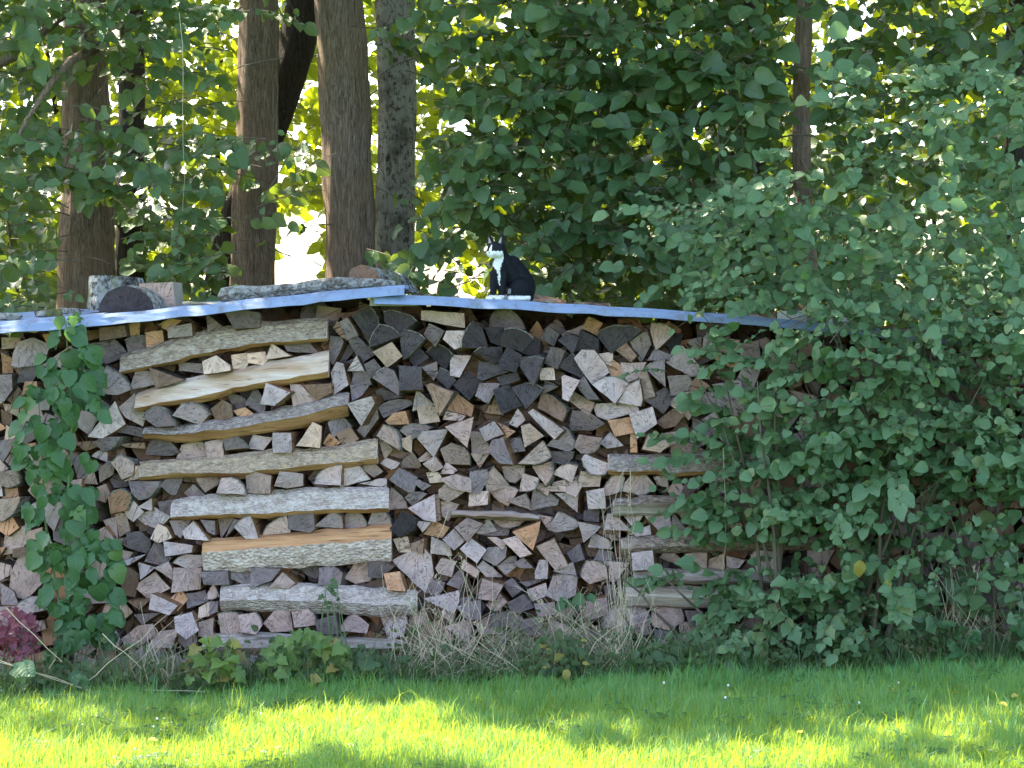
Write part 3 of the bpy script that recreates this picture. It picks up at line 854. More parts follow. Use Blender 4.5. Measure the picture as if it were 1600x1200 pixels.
def describe(tone, pts, arc, area):
    n = len(pts); xs = [p[0] for p in pts]; ys = [p[1] for p in pts]; cx, cy = sum(xs)/n, sum(ys)/n
    w, h = max(xs)-min(xs), max(ys)-min(ys)
    shape = 'triangular wedge' if n == 3 else 'square-ended billet' if n == 4 and .75 < w/h < 1.33 else 'flat billet' if w/h > 1.6 else 'tall slim billet' if h/w > 1.5 else 'blocky wedge'
    if sum(arc) >= 1:
        shape = 'half-round log' if sum(arc) >= 3 else 'quarter-round log'
        ax = [(pts[i][0]+pts[(i+1) % n][0])/2-cx for i in range(n) if arc[i]]; ay = [(pts[i][1]+pts[(i+1) % n][1])/2-cy for i in range(n) if arc[i]]
        ax, ay = sum(ax), sum(ay)
        shape += ' with bark '+(('on top' if ay < 0 else 'underneath') if abs(ay) > abs(ax) else ('at left' if ax < 0 else 'at right'))
    size = 'big ' if area > 1500 else 'small ' if area < 620 else ''
    return size+NAMES[tone]+' '+shape, cx, cy
entries = []
for l in logs[:300]:
    d, cx, cy = describe(*l)
    below = [(yline(L_[1], cx), SHORT[i]) for i, L_ in enumerate(LONG[:13]) if yline(L_[1], cx) is not None]
    dn = sorted([b for b in below if b[0] > cy]); upn = sorted([b for b in below if b[0] <= cy], reverse=True)
    rf = cy-roof_front(cx)
    if (dn or upn) and (200 < cx < 655 or cx > 950) and not (cx < 560 and cy < 520 and not dn):
        place = ('resting on '+dn[0][1]) if dn and dn[0][0]-cy < 60 else ('under '+upn[0][1]) if upn else 'above '+dn[0][1]
    elif cx < 205:
        place = 'at the left edge '+('just under the roof' if rf < 60 else 'beside the upper vine' if cy < 680 else 'beside the middle of the vine' if cy < 830 else 'beside the lower vine' if cy < 940 else 'near the ground')
    else:
        lev = ('directly under the roof' if rf < 45 else 'in the dark upper patch' if cy < 600 else 'below the dark patch' if cy < 665 else 'above middle height' if cy < 730 else
               'at middle height' if cy < 800 else 'below middle height' if cy < 870 else 'low in the stack' if cy < 930 else 'near the ground')
        side = 'left of' if cx < 700 else 'right of' if cx > 880 else 'below'
        place = lev+', '+side+' the cat' if cx < 1000 else lev+' by the bush'
    entries.append([l, d+' '+place, cx, cy])
from collections import defaultdict
dd = defaultdict(list)
for e in entries: dd[e[1]].append(e)
ORD = ['first', 'second', 'third', 'fourth', 'fifth', 'sixth', 'seventh', 'eighth']
for k_, es in dd.items():
    if len(es) == 1: continue
    es.sort(key=lambda e: e[2])
    if len(es) == 2: es[0][1] += ', the left one'; es[1][1] += ', the right one'
    else:
        for i, e in enumerate(es): e[1] += ', '+ORD[i]+' from left'
seen = defaultdict(list)
for e in entries: e[1] = ' '.join(e[1].split()[:16]); seen[e[1]].append(e)
def cut(s_, n_): return ' '.join(s_.split()[:n_]).rstrip(',')
for k_, es in seen.items():
    if len(es) > 1:
        es.sort(key=lambda e: (e[2]))
        for i, e in enumerate(es):
            e[1] = cut(e[1].split(', ')[0] if len(e[1].split()) > 12 else e[1], 12)+(' (upper one)' if len(es) == 2 and e[3] == min(q[3] for q in es) else ' (lower one)' if len(es) == 2 else ' '+ORD[i]+' from left')
for i, (l, lab, cx, cy) in enumerate(entries):
    rg = random.Random(int(cx*7+cy*13))
    yf = rg.uniform(-.07, .06)+(.03 if l[3] < 600 else 0)
    mb, bk = MB(), MB()
    o_ = wedge(l[1], l[2], yf, .5, rg.uniform(-.04, .17), rg.uniform(-.1, .03), rg, mb, bk, 0, 1, 2)
    side = M_SPL if l[0] in 'opwl' or rg.random() < .4 else M_SPG
    lab = ' '.join(lab.split()[:16])
    lg = mb.build('split_log', [M_END[l[0]], side, M_BRK], origin=o_)
    tag(lg, lab, 'firewood', 'split firewood stacked end on under the roof')
    if bk.v:
        b_ = bk.build('bark', M_BRK, lg, origin=o_)
rest = MB(); ENDS = list('dglpobw'); fm = [M_END[k] for k in ENDS]+[M_SPL, M_SPG, M_BRK]
for l in logs[300:]:
    rg = random.Random(int(l[1][0][0]*7)); wedge(l[1], l[2], rg.uniform(0, .05), .4, rg.uniform(-.03, .12), rg.uniform(-.06, .03), rg, rest, None, ENDS.index(l[0]), 7, 9)
# gap fillers: random wedges wherever nothing has been placed, and a second tier behind
rg = random.Random(5)
def rwedge(cx, cy, r, a0=None):
    k = rg.choice([3, 3, 4, 4, 5]); a0 = rg.uniform(0, 6.28) if a0 is None else a0
    pts = [(cx+r*rg.uniform(.8, 1.2)*math.cos(a0+6.283*i/k+rg.uniform(-.3, .3)), cy+r*rg.uniform(.8, 1.15)*math.sin(a0+6.283*i/k+rg.uniform(-.3, .3))) for i in range(k)]
    arc = [False]*k
    if rg.random() < .45: arc[rg.randrange(k)] = True
    return pts, arc
nfill = 0
for r_, tries in ((27, 2600), (21, 3500), (15, 4500)):
    for _ in range(tries):
        cx = rg.uniform(-100, 1690); cy = rg.uniform(500, 1085)
        if cy < roof_front(cx)+26+r_*.5 or cy > 1092-(cx*.035)-r_*.4: continue
        gi, gj = int((cy-460)/4), int((cx+120)/4); q = max(2, int(r_/4))
        if cover[max(0, gi-q):gi+q+1, max(0, gj-q):gj+q+1].mean() > .22: continue
        pts, arc = rwedge(cx, cy, r_); m = inpoly(pts); s_ = m.sum()
        if s_ == 0 or (cover & m).sum() > .14*s_: continue
        cover |= m; nfill += 1
        tn = rg.choice('ppgglllbopw' if cx < 1200 else 'bgbpglb')
        wedge(pts, arc, rg.uniform(.0, .06), .4, rg.uniform(-.03, .15), rg.uniform(-.08, .03), rg, rest, None, ENDS.index(tn), rg.choice([7, 7, 8]), 9)
print('fillers', nfill)
for j in range(20):
    for i in range(116):
        cx = -110+(i//2)*31+(j % 2)*15+rg.uniform(-6, 6); cy = 492+j*31+rg.uniform(-6, 6); tier = i % 2
        if cy < roof_front(cx)+(24 if tier == 0 else 10) or cy > 1100-cx*.035: continue
        pts, arc = rwedge(cx+14*tier, cy, 24+tier*10)
        wedge(pts, arc, rg.uniform(.13, .24)+tier*.38, .5, 0, 0, rg, rest, None, ENDS.index(rg.choice('bgbpo')), 7, 9)
rs = rest.build('split_firewood', fm); tag(rs, 'remaining split firewood filling the pile behind vine, bush and larger logs', 'firewood', 'split firewood stacked end on under the roof', 'stuff')

# ------------------------------------------------------------ roof sheets
def roof_sheet(label, st, rise, y0, depth, group):
    """st: (px, py of the front top edge), rise: metres the back edge is higher, per station"""
    root = empty('roof_sheet', P(st[len(st)//2][0], st[len(st)//2][1], y0)); tag(root, label, 'roof sheet', group)
    prof = []; y = 0.0
    while y < depth:
        prof += [(y, 0), (y+.03, 0), (y+.045, .02), (y+.075, .02), (y+.09, 0)]; y += .105
    s = MB(); n = len(prof); vs = []; xs = []
    for (a, b), (c_, d) in zip(st, st[1:]):
        k = max(1, int((c_-a)/22))
        xs += [(a+(c_-a)*i/k, b+(d-b)*i/k) for i in range(k)]
    xs.append(st[-1]); x0, x1 = xs[0][0], xs[-1][0]
    for x, py in xs:
        p0 = P(x, py, y0); rr = rise[0]+(rise[1]-rise[0])*(x-x0)/(x1-x0); w_ = .008*mn.noise(Vector((x*.012, 3, 0)))+.004*mn.noise(Vector((x*.05, 3, 0)))
        vs += [(p0.x, y0+a, p0.z+b+rr*a/depth+w_) for a, b in prof]
    fs = [(i*n+q, (i+1)*n+q, (i+1)*n+q+1, i*n+q+1) for i in range(len(xs)-1) for q in range(n-1)]
    s.add(vs, fs); o = s.build('corrugated_sheet', M_ROOF, root)
    md = o.modifiers.new('thick', 'SOLIDIFY'); md.thickness = .0016
    e = MB(); vs = []
    for i, (x, py) in enumerate(xs):
        p0 = P(x, py, y0); w_ = .008*mn.noise(Vector((x*.012, 3, 0)))+.004*mn.noise(Vector((x*.05, 3, 0))); h = st_h(x)
        b_ = .006*mn.noise(Vector((x*.03, 9, 0))); h *= 1+.25*mn.noise(Vector((x*.06, 1, 4)))
        vs += [(p0.x, y0+.012, p0.z+w_+.0035), (p0.x, y0-.004, p0.z+w_+.003), (p0.x, y0-.016+b_, p0.z+w_-h*.5), (p0.x, y0-.028+b_, p0.z+w_-h), (p0.x, y0+.014, p0.z+w_-h-.001)]
    fs = [(i*5+q, (i+1)*5+q, (i+1)*5+q+1, i*5+q+1) for i in range(len(xs)-1) for q in range(4)]
    e.add(vs, fs); o = e.build('edge_flashing', M_ROOF, root)
    md = o.modifiers.new('thick', 'SOLIDIFY'); md.thickness = .0015
    return root
def st_h(x): return float(np.interp(x, [0, 300, 640, 641, 1200, 1460], [.036, .031, .031, .028, .025, .022]))
roof_sheet('blue-grey corrugated sheet covering the left half of the woodpile, ridge end upturned', [(-120, 519), (0, 510), (100, 503), (200, 494), (310, 484), (400, 473), (500, 462), (560, 457), (632, 451)], (.07, .0), -.15, 1.15, 'corrugated sheets roofing the woodpile')
roof_sheet('blue-grey corrugated sheet on the right half of the woodpile where the cat sits', [(585, 465), (650, 467.5), (900, 481), (1200, 502), (1460, 529), (1600, 541)], (.0, .012), -.15, 1.15, 'corrugated sheets roofing the woodpile')
b = MB()
def box(mb, p0, p1, mi=0, j=0):
    x0, y0, z0 = p0; x1, y1, z1 = p1
    v = [(x, y, z) for x in (x0, x1) for y in (y0, y1) for z in (z0, z1)]
    if j: v = [tuple(c+random.uniform(-j, j) for c in q) for q in v]
    mb.add(v, [(0, 1, 3, 2), (4, 6, 7, 5), (0, 4, 5, 1), (2, 3, 7, 6), (0, 2, 6, 4), (1, 5, 7, 3)], mi)
a_, c_ = P(578, 466.5, -.13), P(652, 478, -.13)
box(b, (a_.x, -.13, c_.z), (c_.x, .95, a_.z-.002), 0, .002)
tag(b.build('roof_batten', M_BEAM, origin=(a_.x, -.13, c_.z)), 'pale wooden batten end between the two roof sheets', 'batten')
def roof_z(px, y):
    left = px < 640
    f = np.interp(px, [-120, 0, 100, 200, 310, 400, 500, 560, 632], [519, 510, 503, 494, 484, 473, 462, 457, 451]) if left else np.interp(px, [585, 650, 900, 1200, 1460], [465, 467.5, 481, 502, 529])
    rise = (.07*(1-(px+120)/752)) if left else .012*(px-585)/875
    s15 = (12-.15)/3600
    return CZ+(480-f)*s15+rise*(y+.15)/1.15+.019

# ------------------------------------------------------------ things on the roof
def on_roof(px, y): return Vector((P(px, 0, y).x, y, roof_z(px, y)))
def sitting(pts, y): # lower the outline so that it rests on the sheet
    return pts
st_ = MB(); b0 = on_roof(179, .42); n = 22; vs = []; fs = []
for k, (h, rr) in enumerate(((0, .152), (.035, .155), (.09, .148), (.15, .15), (.176, .146))):
    for q in range(n):
        a = 6.283*q/n; r_ = rr*(1+.06*math.sin(3*a+1)+.05*mn.noise(Vector((math.cos(a)*2, math.sin(a)*2, h*6))))
        vs.append((b0.x+r_*math.cos(a), b0.y+r_*math.sin(a), b0.z-.004+h+(.01*math.cos(a+2) if k == 4 else 0)))
fs = [(k*n+q, k*n+(q+1) % n, (k+1)*n+(q+1) % n, (k+1)*n+q) for k in range(4) for q in range(n)]+[tuple(4*n+q for q in range(n)), tuple(range(n))[::-1]]
st_.add(vs, fs, [0]*(4*n)+[1, 0])
tag(st_.build('tree_stump', [M_MOSSY, M_END['w']], origin=b0), 'mossy lichened stump section standing on the roof in front of the thick left trunk', 'stump')
def roof_log(name, label, cat, pts, arc, y, ln, dx, dz, tone, side, bark, lift=0):
    rg = random.Random(len(label)); mb = MB(); bk = MB()
    low = max(p_[1] for p_ in pts); xm = sum(p_[0] for p_ in pts)/len(pts)
    o_ = wedge(pts, arc, y, ln, dx, dz, rg, mb, None, 0, 1, 2)
    # scale for depth and drop on to the sheet
    k = (12+y)/12; zlow = min(v[2] for v in mb.v[:6]); bx = P(xm, low, 0); want = roof_z(xm, y)
    mb.v = [(v[0]*k, v[1], want+lift+(v[2]-bx.z)) for v in mb.v]
    return tag(mb.build(name, [M_END[tone], side, bark], origin=(bx.x*k, y, want)), label, cat)
roof_log('half_round_block', 'dark half-round log end weighing down the roof in front of the stump', 'log', [(160, 494), (165, 474), (180, 461), (205, 458), (226, 470), (236, 490), (215, 496)], [True, True, True, True, True, False, False], -.02, .22, .05, .0, 'd', M_SPG, M_LICH, -.004)
roof_log('square_block', 'square greenish grey block standing on the roof right of the stump', 'block', [(221, 448), (268, 446), (271, 482), (223, 486)], [False]*4, .22, .16, .03, 0, 'w', M_BEAM, M_BEAM, -.004)
m = MB(); pts = []; rad = []
for px_, r_ in ((343, .02), (350, .04), (372, .045), (400, .036), (430, .034), (460, .032), (500, .038), (530, .04), (565, .032), (600, .024), (618, .014)):
    q = on_roof(px_, .12); pts.append(q+Vector((0, random.uniform(-.01, .01), r_*.85))); rad.append(r_)
m.tube(pts, rad, 12, 0, .25, 3, True, 1); o = m.build('lichen_log', [M_LICH, M_END['o']], smooth=False, origin=on_roof(470, .12))
tag(o, 'knobbly round log covered in white lichen lying along the ridge of the roof', 'log')
roof_log('mossy_wedge', 'moss-topped split log on the ridge of the left roof sheet', 'log', [(545, 453), (549, 425), (566, 417), (590, 432), (604, 450)], [False, True, True, False, False], .16, .32, .16, -.03, 'b', M_MOSSY, M_MOSSY, 0)
def flake(px_, y, w, h, label, mat=M_DRYD):
    q = on_roof(px_, y); mb = MB(); n = 9; vs = []
    for k in range(2):
        for i in range(n):
            a = 6.283*i/n; rr = random.uniform(.7, 1.15)
            vs.append((q.x+w*rr*math.cos(a), q.y+w*.6*rr*math.sin(a), q.z+k*h*random.uniform(.6, 1.2)+.004*math.sin(a*2)))
    mb.add(vs, [tuple(range(n))[::-1], tuple(n+i for i in range(n))]+[(i, (i+1) % n, n+(i+1) % n, n+i) for i in range(n)])
    tag(mb.build('bark_flake', mat, origin=q), label, 'bark flake', 'flakes of bark lying on the roof')
flake(15, .1, .07, .03, 'lichened bark piece at the far left end of the roof', M_LICH)
flake(75, .15, .08, .035, 'brown bark piece on the roof left of the stump', M_MOSSY)
flake(112, .3, .06, .03, 'grey bark flake touching the left side of the stump', M_LICH)
flake(318, .05, .1, .012, 'long thin pale flake on the roof left of the knobbly log', M_DRY)
for q_, (x_, l_) in enumerate(((668, 'curled dry leaf on the roof between the ridge and the cat'), (905, 'dry leaf scrap on the roof well right of the cat'), (712, 'tiny dry scrap on the roof left of the cat'))): flake(x_, .03, .02+.008*(q_ == 1), .008, l_, M_DRYD)
flake(858, .02, .04, .012, 'small dry flake on the roof right behind the cat', M_DRYD)
def stone(px0, px1, y, h, label, mat):
    a = on_roof(px0, y); b_ = on_roof(px1, y); mb = MB(); vs, fs = [], []; n = 10
    cx = (a.x+b_.x)/2; wx = (b_.x-a.x)/2; z0 = min(a.z, b_.z)
    for k, (hh, s_) in enumerate(((0, .94), (.35, 1), (.8, .97), (1, .86))):
        for i in range(n):
            t_ = 6.283*i/n; cs, sn = math.cos(t_), math.sin(t_); q = max(abs(cs), abs(sn))**.75
            vs.append((cx+wx*s_*cs/q*random.uniform(.95, 1.04), y+wx*.8*s_*sn/q*random.uniform(.95, 1.04), z0+h*hh*random.uniform(.95, 1.03)))
    fs = [(k*n+i, k*n+(i+1) % n, (k+1)*n+(i+1) % n, (k+1)*n+i) for k in range(3) for i in range(n)]+[tuple(range(n))[::-1], tuple(3*n+i for i in range(n))]
    mb.add(vs, fs); tag(mb.build('stone', mat, origin=(cx, y, z0)), label, 'stone', 'stones weighing down the right roof sheet')
stone(1214, 1262, -.02, .055, 'pale stone block on the right roof sheet at the edge of the bush', M_STONE)
stone(1284, 1325, .1, .04, 'flatter stone on the right roof sheet hidden among bush leaves', M_STONE)

# ------------------------------------------------------------ leaves
def leaf_template(kind, var=0):
    if kind == 'ovate': st = [(0, 0), (.06, .2), (.24, .35), (.48, .39), (.72, .29), (.9, .12), (1, 0)]
    elif kind == 'round': st = [(0, 0), (.0, .2), (.16, .41), (.42, .49), (.68, .41), (.88, .18), (1, 0)]
    elif kind == 'lance': st = [(0, 0), (.25, .18), (.5, .22), (.8, .12), (1, 0)]
    else: st = [(0, 0), (-.07, .3), (.2, .52), (.26, .3), (.46, .48), (.66, .24), (1, 0)]
    r_ = random.Random(var*7+len(kind)); fold = .1+.3*r_.random(); curl = r_.uniform(-.1, .42); twist = r_.uniform(-.25, .25); wav = r_.uniform(.0, .09)
    wf = r_.uniform(.82, 1.12)
    vs, lc = [], []; mids = []; L_, R_ = [], []
    for k, (v, w) in enumerate(st):
        mv = max(v, 0) if k else 0; z = -curl*mv*mv
        mids.append(len(vs)); vs.append((.05*twist*mv, mv, z)); lc.append((0, mv, 0))
        if w:
            for sg, E in ((-1, L_), (1, R_)):
                ww = w*wf*r_.uniform(.9, 1.08)
                E.append(len(vs)); vs.append((sg*ww, v+.04*(k % 2)+r_.uniform(-.015, .015), z+fold*ww+sg*twist*ww*mv+wav*math.sin(k*2.4+sg+var))); lc.append((sg*w*2, v, 0))
    fs = []
    for side, E in ((0, L_), (1, R_)):
        seq = [mids[0]]+E+[mids[-1]]
        for k in range(len(seq)-1):
            a, b_ = seq[k], seq[k+1]; m0, m1 = mids[k], mids[k+1]
            f = [q for i, q in enumerate((m0, m1, b_, a)) if q not in (m0, m1, b_, a)[:i]]
            if side == 0: f = f[::-1]
            if len(f) >= 3: fs.append(tuple(f))
    return np.array(vs, float), fs, np.array(lc, float)
NV = 6
TPL = {(k, v): leaf_template(k, v) for k in ('ovate', 'round', 'lance', 'lobed') for v in range(NV)}
LEAFMESH = {}
def leaf_mesh(kind, mat, v):
    key = (kind, mat.name, v)
    if key not in LEAFMESH:
        V, F, LC = TPL[(kind, v % NV)]; me = bpy.data.meshes.new('leaf')
        me.from_pydata(V.tolist(), [], F); me.materials.append(mat)
        at = me.attributes.new('lc', 'FLOAT_VECTOR', 'POINT'); L2 = LC.copy(); L2[:, 2] = v*.23
        at.data.foreach_set('vector', L2.ravel()); me.polygons.foreach_set('use_smooth', [True]*len(F)); LEAFMESH[key] = me
    return LEAFMESH[key]
def frames(D, N):
    D = D/np.linalg.norm(D, axis=1, keepdims=True)
    N = N-(N*D).sum(1, keepdims=True)*D; N /= (np.linalg.norm(N, axis=1, keepdims=True)+1e-9)
    X = np.cross(D, N); return np.stack([X, D, N], axis=2)     # columns
class Leaves:
    def __init__(s): s.p = []; s.d = []; s.n = []; s.s = []
    def add(s, p, d, n, sz): s.p.append(tuple(p)); s.d.append(tuple(d)); s.n.append(tuple(n)); s.s.append(sz)
    def arr(s): return np.array(s.p), np.array(s.d), np.array(s.n), np.array(s.s)
    def filter(s, keep):
        for a in 'pdns': setattr(s, a, [q for q, k in zip(getattr(s, a), keep) if k])
    def mass(s, name, kind, mat, parent, idx=None, stuff=True):
        if not s.p: return None
        p, d, n, sz = s.arr()
        if idx is not None: p, d, n, sz = p[idx], d[idx], n[idx], sz[idx]
        if len(p) == 0: return None
        V, F, LC = TPL[(kind, 0)]; M = frames(d, n); TV = np.stack([TPL[(kind, q)][0] for q in range(NV)])[rng.integers(0, NV, len(p))]
        vv = np.einsum('kij,kvj->kvi', M, TV)*sz[:, None, None]+p[:, None, :]
        vv[:, :, 2] += rng.normal(0, .015, vv.shape[:2])*sz[:, None]
        if parent is not None: pass
        k, nv = len(p), len(V); me = bpy.data.meshes.new(name)
        tot = sum(len(f) for f in F)
        me.vertices.add(k*nv); me.vertices.foreach_set('co', vv.reshape(-1))
        lp = np.concatenate([np.array(f) for f in F]); me.loops.add(k*tot)
        me.loops.foreach_set('vertex_index', (lp[None, :]+np.arange(k)[:, None]*nv).ravel().astype(np.int32))
        ls = np.cumsum([0]+[len(f) for f in F])[:-1]; me.polygons.add(k*len(F))
        me.polygons.foreach_set('loop_start', (ls[None, :]+np.arange(k)[:, None]*tot).ravel().astype(np.int32))
        at = me.attributes.new('lc', 'FLOAT_VECTOR', 'POINT'); lc = np.repeat(LC[None], k, 0).copy(); lc[:, :, 2] = rng.random(k)[:, None]
        at.data.foreach_set('vector', lc.ravel())
        me.update(calc_edges=True); me.polygons.foreach_set('use_smooth', np.ones(k*len(F), bool)); me.materials.append(mat)
        o = link(name, me, parent)
        if stuff: o['kind'] = 'stuff'
        return o
    def singles(s, idx, kind, mat, parent, name='leaf'):
        p, d, n, sz = s.arr(); M = frames(d, n); inv = Matrix.Translation(-parent.location) if parent else Matrix()
        for q, i in enumerate(idx):
            o = bpy.data.objects.new(name, leaf_mesh(kind, mat, q % 7)); C.objects.link(o)
            m4 = Matrix(M[i].tolist()).to_4x4()@Matrix.Diagonal((sz[i], sz[i], sz[i], 1)); m4.translation = p[i]
            o.parent = parent; o.matrix_basis = inv@m4
    def emit(s, kind, mat, parent, n1=300, name='foliage', kind2=None):
        """the n1 nearest leaves one by one, the rest as one part"""
        if not s.p: return
        a = np.array(s.p); order = np.argsort(a[:, 1]-.8*np.array(s.s)*6, kind='stable')
        px = 800+a[:, 0]/((12+a[:, 1])/3600); py = 480-(a[:, 2]-CZ)/((12+a[:, 1])/3600)
        vis = (px > 0) & (px < 1600) & (py > 0) & (py < 1200)
        o2 = [i for i in order if vis[i]]+[i for i in order if not vis[i]]
        o1 = o2[:n1] if len(o2) > n1 else o2
        o1 = [i for i in o1 if vis[i]]; rest = np.setdiff1d(np.arange(len(a)), o1)
        s.singles(o1[::2], kind, mat, parent); s.singles(o1[1::2], kind2 or kind, mat, parent)
        if kind2:
            h_ = rng.random(len(rest)) < .5; s.mass(name, kind, mat, parent, rest[h_]); s.mass(name, kind2, mat, parent, rest[~h_])
        else: s.mass(name, kind, mat, parent, rest)
U = random.uniform
def spray(L, tw, org, d, ln, nl, size, face=.7, droop=.45, rad=.004, up=.55):
    """a twig with alternate leaves"""
    d = Vector(d).normalized(); pts = []; p = Vector(org); dd_ = d.copy()
    nseg = 4
    for i in range(nseg+1):
        pts.append(p.copy()); p = p+dd_*(ln/nseg); dd_ = (dd_+Vector((U(-.15, .15), U(-.15, .15), U(-.2, .08)-droop*.12))).normalized()
    if tw is not None: tw.tube(pts, [rad*(1-.7*i/nseg) for i in range(nseg+1)], 4, caps=False)
    side = d.cross(Vector((0, 0, 1)));
    if side.length < .1: side = Vector((1, 0, 0))
    side.normalize()
    for k in range(nl):
        t_ = (k+.6)/nl; q = t_*nseg; i = min(int(q), nseg-1); pos = pts[i].lerp(pts[i+1], q-i)
        sg = 1 if k % 2 else -1
        ld = d*.55+side*sg*U(.45, 1.0)+Vector((U(-.3, .3), U(-.35, .2), -droop*U(.3, 1.5)))
        if k == nl-1: ld = d+Vector((0, 0, -droop))
        n = Vector((U(-.45, .45), -face*U(.3, 1.3), up*U(.2, 1.4)))
        L.add(pos+ld.normalized()*size*.12, ld, n, size*U(.65, 1.2))

# ------------------------------------------------------------ trees
RECTS = [((98, 100, 183, 195), .85), ((90, 312, 182, 480), .9), ((372, 45, 437, 205), .88), ((365, 260, 435, 450), .65), ((437, 40, 490, 150), .85), ((498, 0, 578, 385), .96), ((590, 75, 648, 390), .9),
         ((1234, 15, 1276, 320), .88), ((735, 365, 800, 470), .6), ((430, 350, 505, 445), .93)]
FD = """7 6 6 4 2 1 2 8 9 9 9 9 7 5 7 7
5 4 4 3 1 0 2 8 9 9 9 9 6 5 5 5
8 7 6 4 3 1 3 9 9 9 9 9 5 5 4 3
7 5 6 4 4 2 5 8 9 9 9 9 5 3 3 3
7 3 4 5 2 3 6 7 8 7 8 8 4 2 3 5"""
BD = """9 9 9 8 9 9 9 8 8 8 9 9 7 6 8 8
8 9 9 9 9 9 9 9 9 9 9 9 8 6 6 6
7 8 8 8 6 9 8 8 9 9 9 9 5 3 3 3
9 9 8 7 5 8 6 7 9 9 8 9 3 2 2 2
7 8 3 3 0 3 1 6 8 4 8 8 4 2 4 6"""
FD = [[int(c_) for c_ in r_.split()] for r_ in FD.splitlines()]; BD = [[int(c_) for c_ in r_.split()] for r_ in BD.splitlines()]
def dens(G, i, j):
    return G[max(0, min(4, j))][max(0, min(15, i))]/9
# trunks: label, depth, [(px,py,halfwidth px)...] , material
TREES = [
 ('thick brown-barked trunk rising behind the stump at the left end of the roof', 2.6, [(140, 560, 52), (137, 480, 47), (135, 400, 44), (136, 300, 40), (133, 180, 36), (131, 80, 33), (133, -40, 31), (140, -260, 28), (130, -560, 22), (150, -900, 10)], M_T_BRN),
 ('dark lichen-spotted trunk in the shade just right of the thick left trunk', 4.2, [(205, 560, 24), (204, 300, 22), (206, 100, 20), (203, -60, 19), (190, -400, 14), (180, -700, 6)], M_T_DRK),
 ('brown trunk left of the bright sky gap, crossed high up by a leaning dark trunk', 3.0, [(390, 560, 38), (393, 450, 34), (398, 330, 35), (402, 200, 32), (404, 60, 31), (402, -60, 29), (395, -300, 26), (380, -560, 20), (350, -860, 8)], M_T_BRN),
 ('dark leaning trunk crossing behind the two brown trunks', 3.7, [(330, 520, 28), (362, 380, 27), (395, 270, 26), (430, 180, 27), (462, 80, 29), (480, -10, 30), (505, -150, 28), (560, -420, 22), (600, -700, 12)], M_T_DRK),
 ('straight brown trunk in the middle of the trunk row, widest beside the mossy wedge', 2.4, [(552, 560, 43), (548, 430, 38), (545, 330, 38), (541, 200, 39), (534, 80, 39), (528, -20, 38), (520, -300, 32), (505, -600, 24), (480, -950, 8)], M_T_BRN),
 ('pale lichen-patched trunk just right of the straight brown trunk', 3.2, [(614, 560, 34), (616, 430, 31), (618, 300, 30), (620, 160, 30), (618, 40, 30), (617, -80, 28), (630, -360, 22), (650, -700, 8)], M_T_LCH),
 ('leafy tree with a half-hidden brown trunk above and right of the cat', 3.6, [(905, 600, 30), (900, 400, 28), (898, 200, 27), (885, 60, 25), (880, -60, 24), (890, -400, 16), (900, -760, 6)], M_T_LCH),
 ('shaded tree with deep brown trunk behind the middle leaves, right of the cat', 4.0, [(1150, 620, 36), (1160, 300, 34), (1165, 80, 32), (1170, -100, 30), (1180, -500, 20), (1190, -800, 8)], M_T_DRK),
 ('slender reddish trunk with a bright stripe at the upper right', 2.0, [(1268, 640, 17), (1262, 420, 16), (1254, 300, 14), (1252, 150, 14), (1256, 40, 13), (1262, -60, 12), (1280, -400, 9), (1290, -700, 4)], M_T_RED),
 ('tree at the right edge with dark trunk and bright sky through its leaves', 4.4, [(1560, 640, 22), (1572, 400, 20), (1582, 250, 19), (1590, 60, 18), (1600, -100, 17), (1620, -500, 12), (1640, -760, 5)], M_T_DRK),
]
troots = []
def tree_label_obj(k):
    lab, y, st, mat = TREES[k]
    base = P(st[0][0], st[0][1], y); base.z = gz(base.x, y)
    root = empty('broadleaf_tree', base); tag(root, lab, 'tree', 'trees behind the woodpile')
    mb = MB(); pts = [base+Vector((0, 0, -.1))]; rad = [st[0][2]*1.15*(12+y)/3600]
    for (a, b_, w) in st:
        q = P(a, b_, y)
        if q.z > base.z+.15: pts.append(q); rad.append(w*(12+y)/3600)
    fine, fr = [], []
    for i in range(len(pts)-1):
        m_ = max(1, int((pts[i+1]-pts[i]).length/.12))
        for j in range(m_):
            t_ = j/m_; fine.append(pts[i].lerp(pts[i+1], t_)); fr.append(rad[i]+(rad[i+1]-rad[i])*t_)
    fine.append(pts[-1]); fr.append(rad[-1])
    mb.tube(fine, fr, 44, 0, .13, k*3.1, False)
    nn = 44
    for i_ in range(len(mb.v)):
        ring, kk = divmod(i_, nn); cen_ = fine[ring]; v_ = Vector(mb.v[i_]); a_ = 6.283*kk/nn
        g_ = mn.noise(Vector((math.cos(a_)*8+k, math.sin(a_)*8, ring*.16)))+.5*mn.noise(Vector((math.cos(a_)*2+k, math.sin(a_)*2, ring*.3)))
        mb.v[i_] = tuple(cen_+(v_-cen_)*(1+.055*g_))
    mb.build('trunk', mat, root, smooth=True)
    br = MB(); tops = [i for i, q in enumerate(fine) if q.z > 4.1]
    for q in range(5):
        if not tops: break
        i = random.choice(tops); p0 = fine[i]; d = Vector((U(-1, 1), U(-.9, .6), U(.2, .8))).normalized(); ps = [p0]; rr = fr[i]*.5
        for s_ in range(6): p0 = p0+d*.42; d = (d+Vector((U(-.2, .2), U(-.2, .2), U(-.08, .12)))).normalized(); ps.append(p0.copy())
        br.tube(ps, [max(.008, rr*(1-.8*s_/6)) for s_ in range(7)], 7, 0, .1, q)
    if br.v: br.build('branch', mat, root, smooth=True)
    return root
troots = [tree_label_obj(k) for k in range(len(TREES))]
tx = [P(T[2][1][0], 0, T[1]).x for T in TREES]
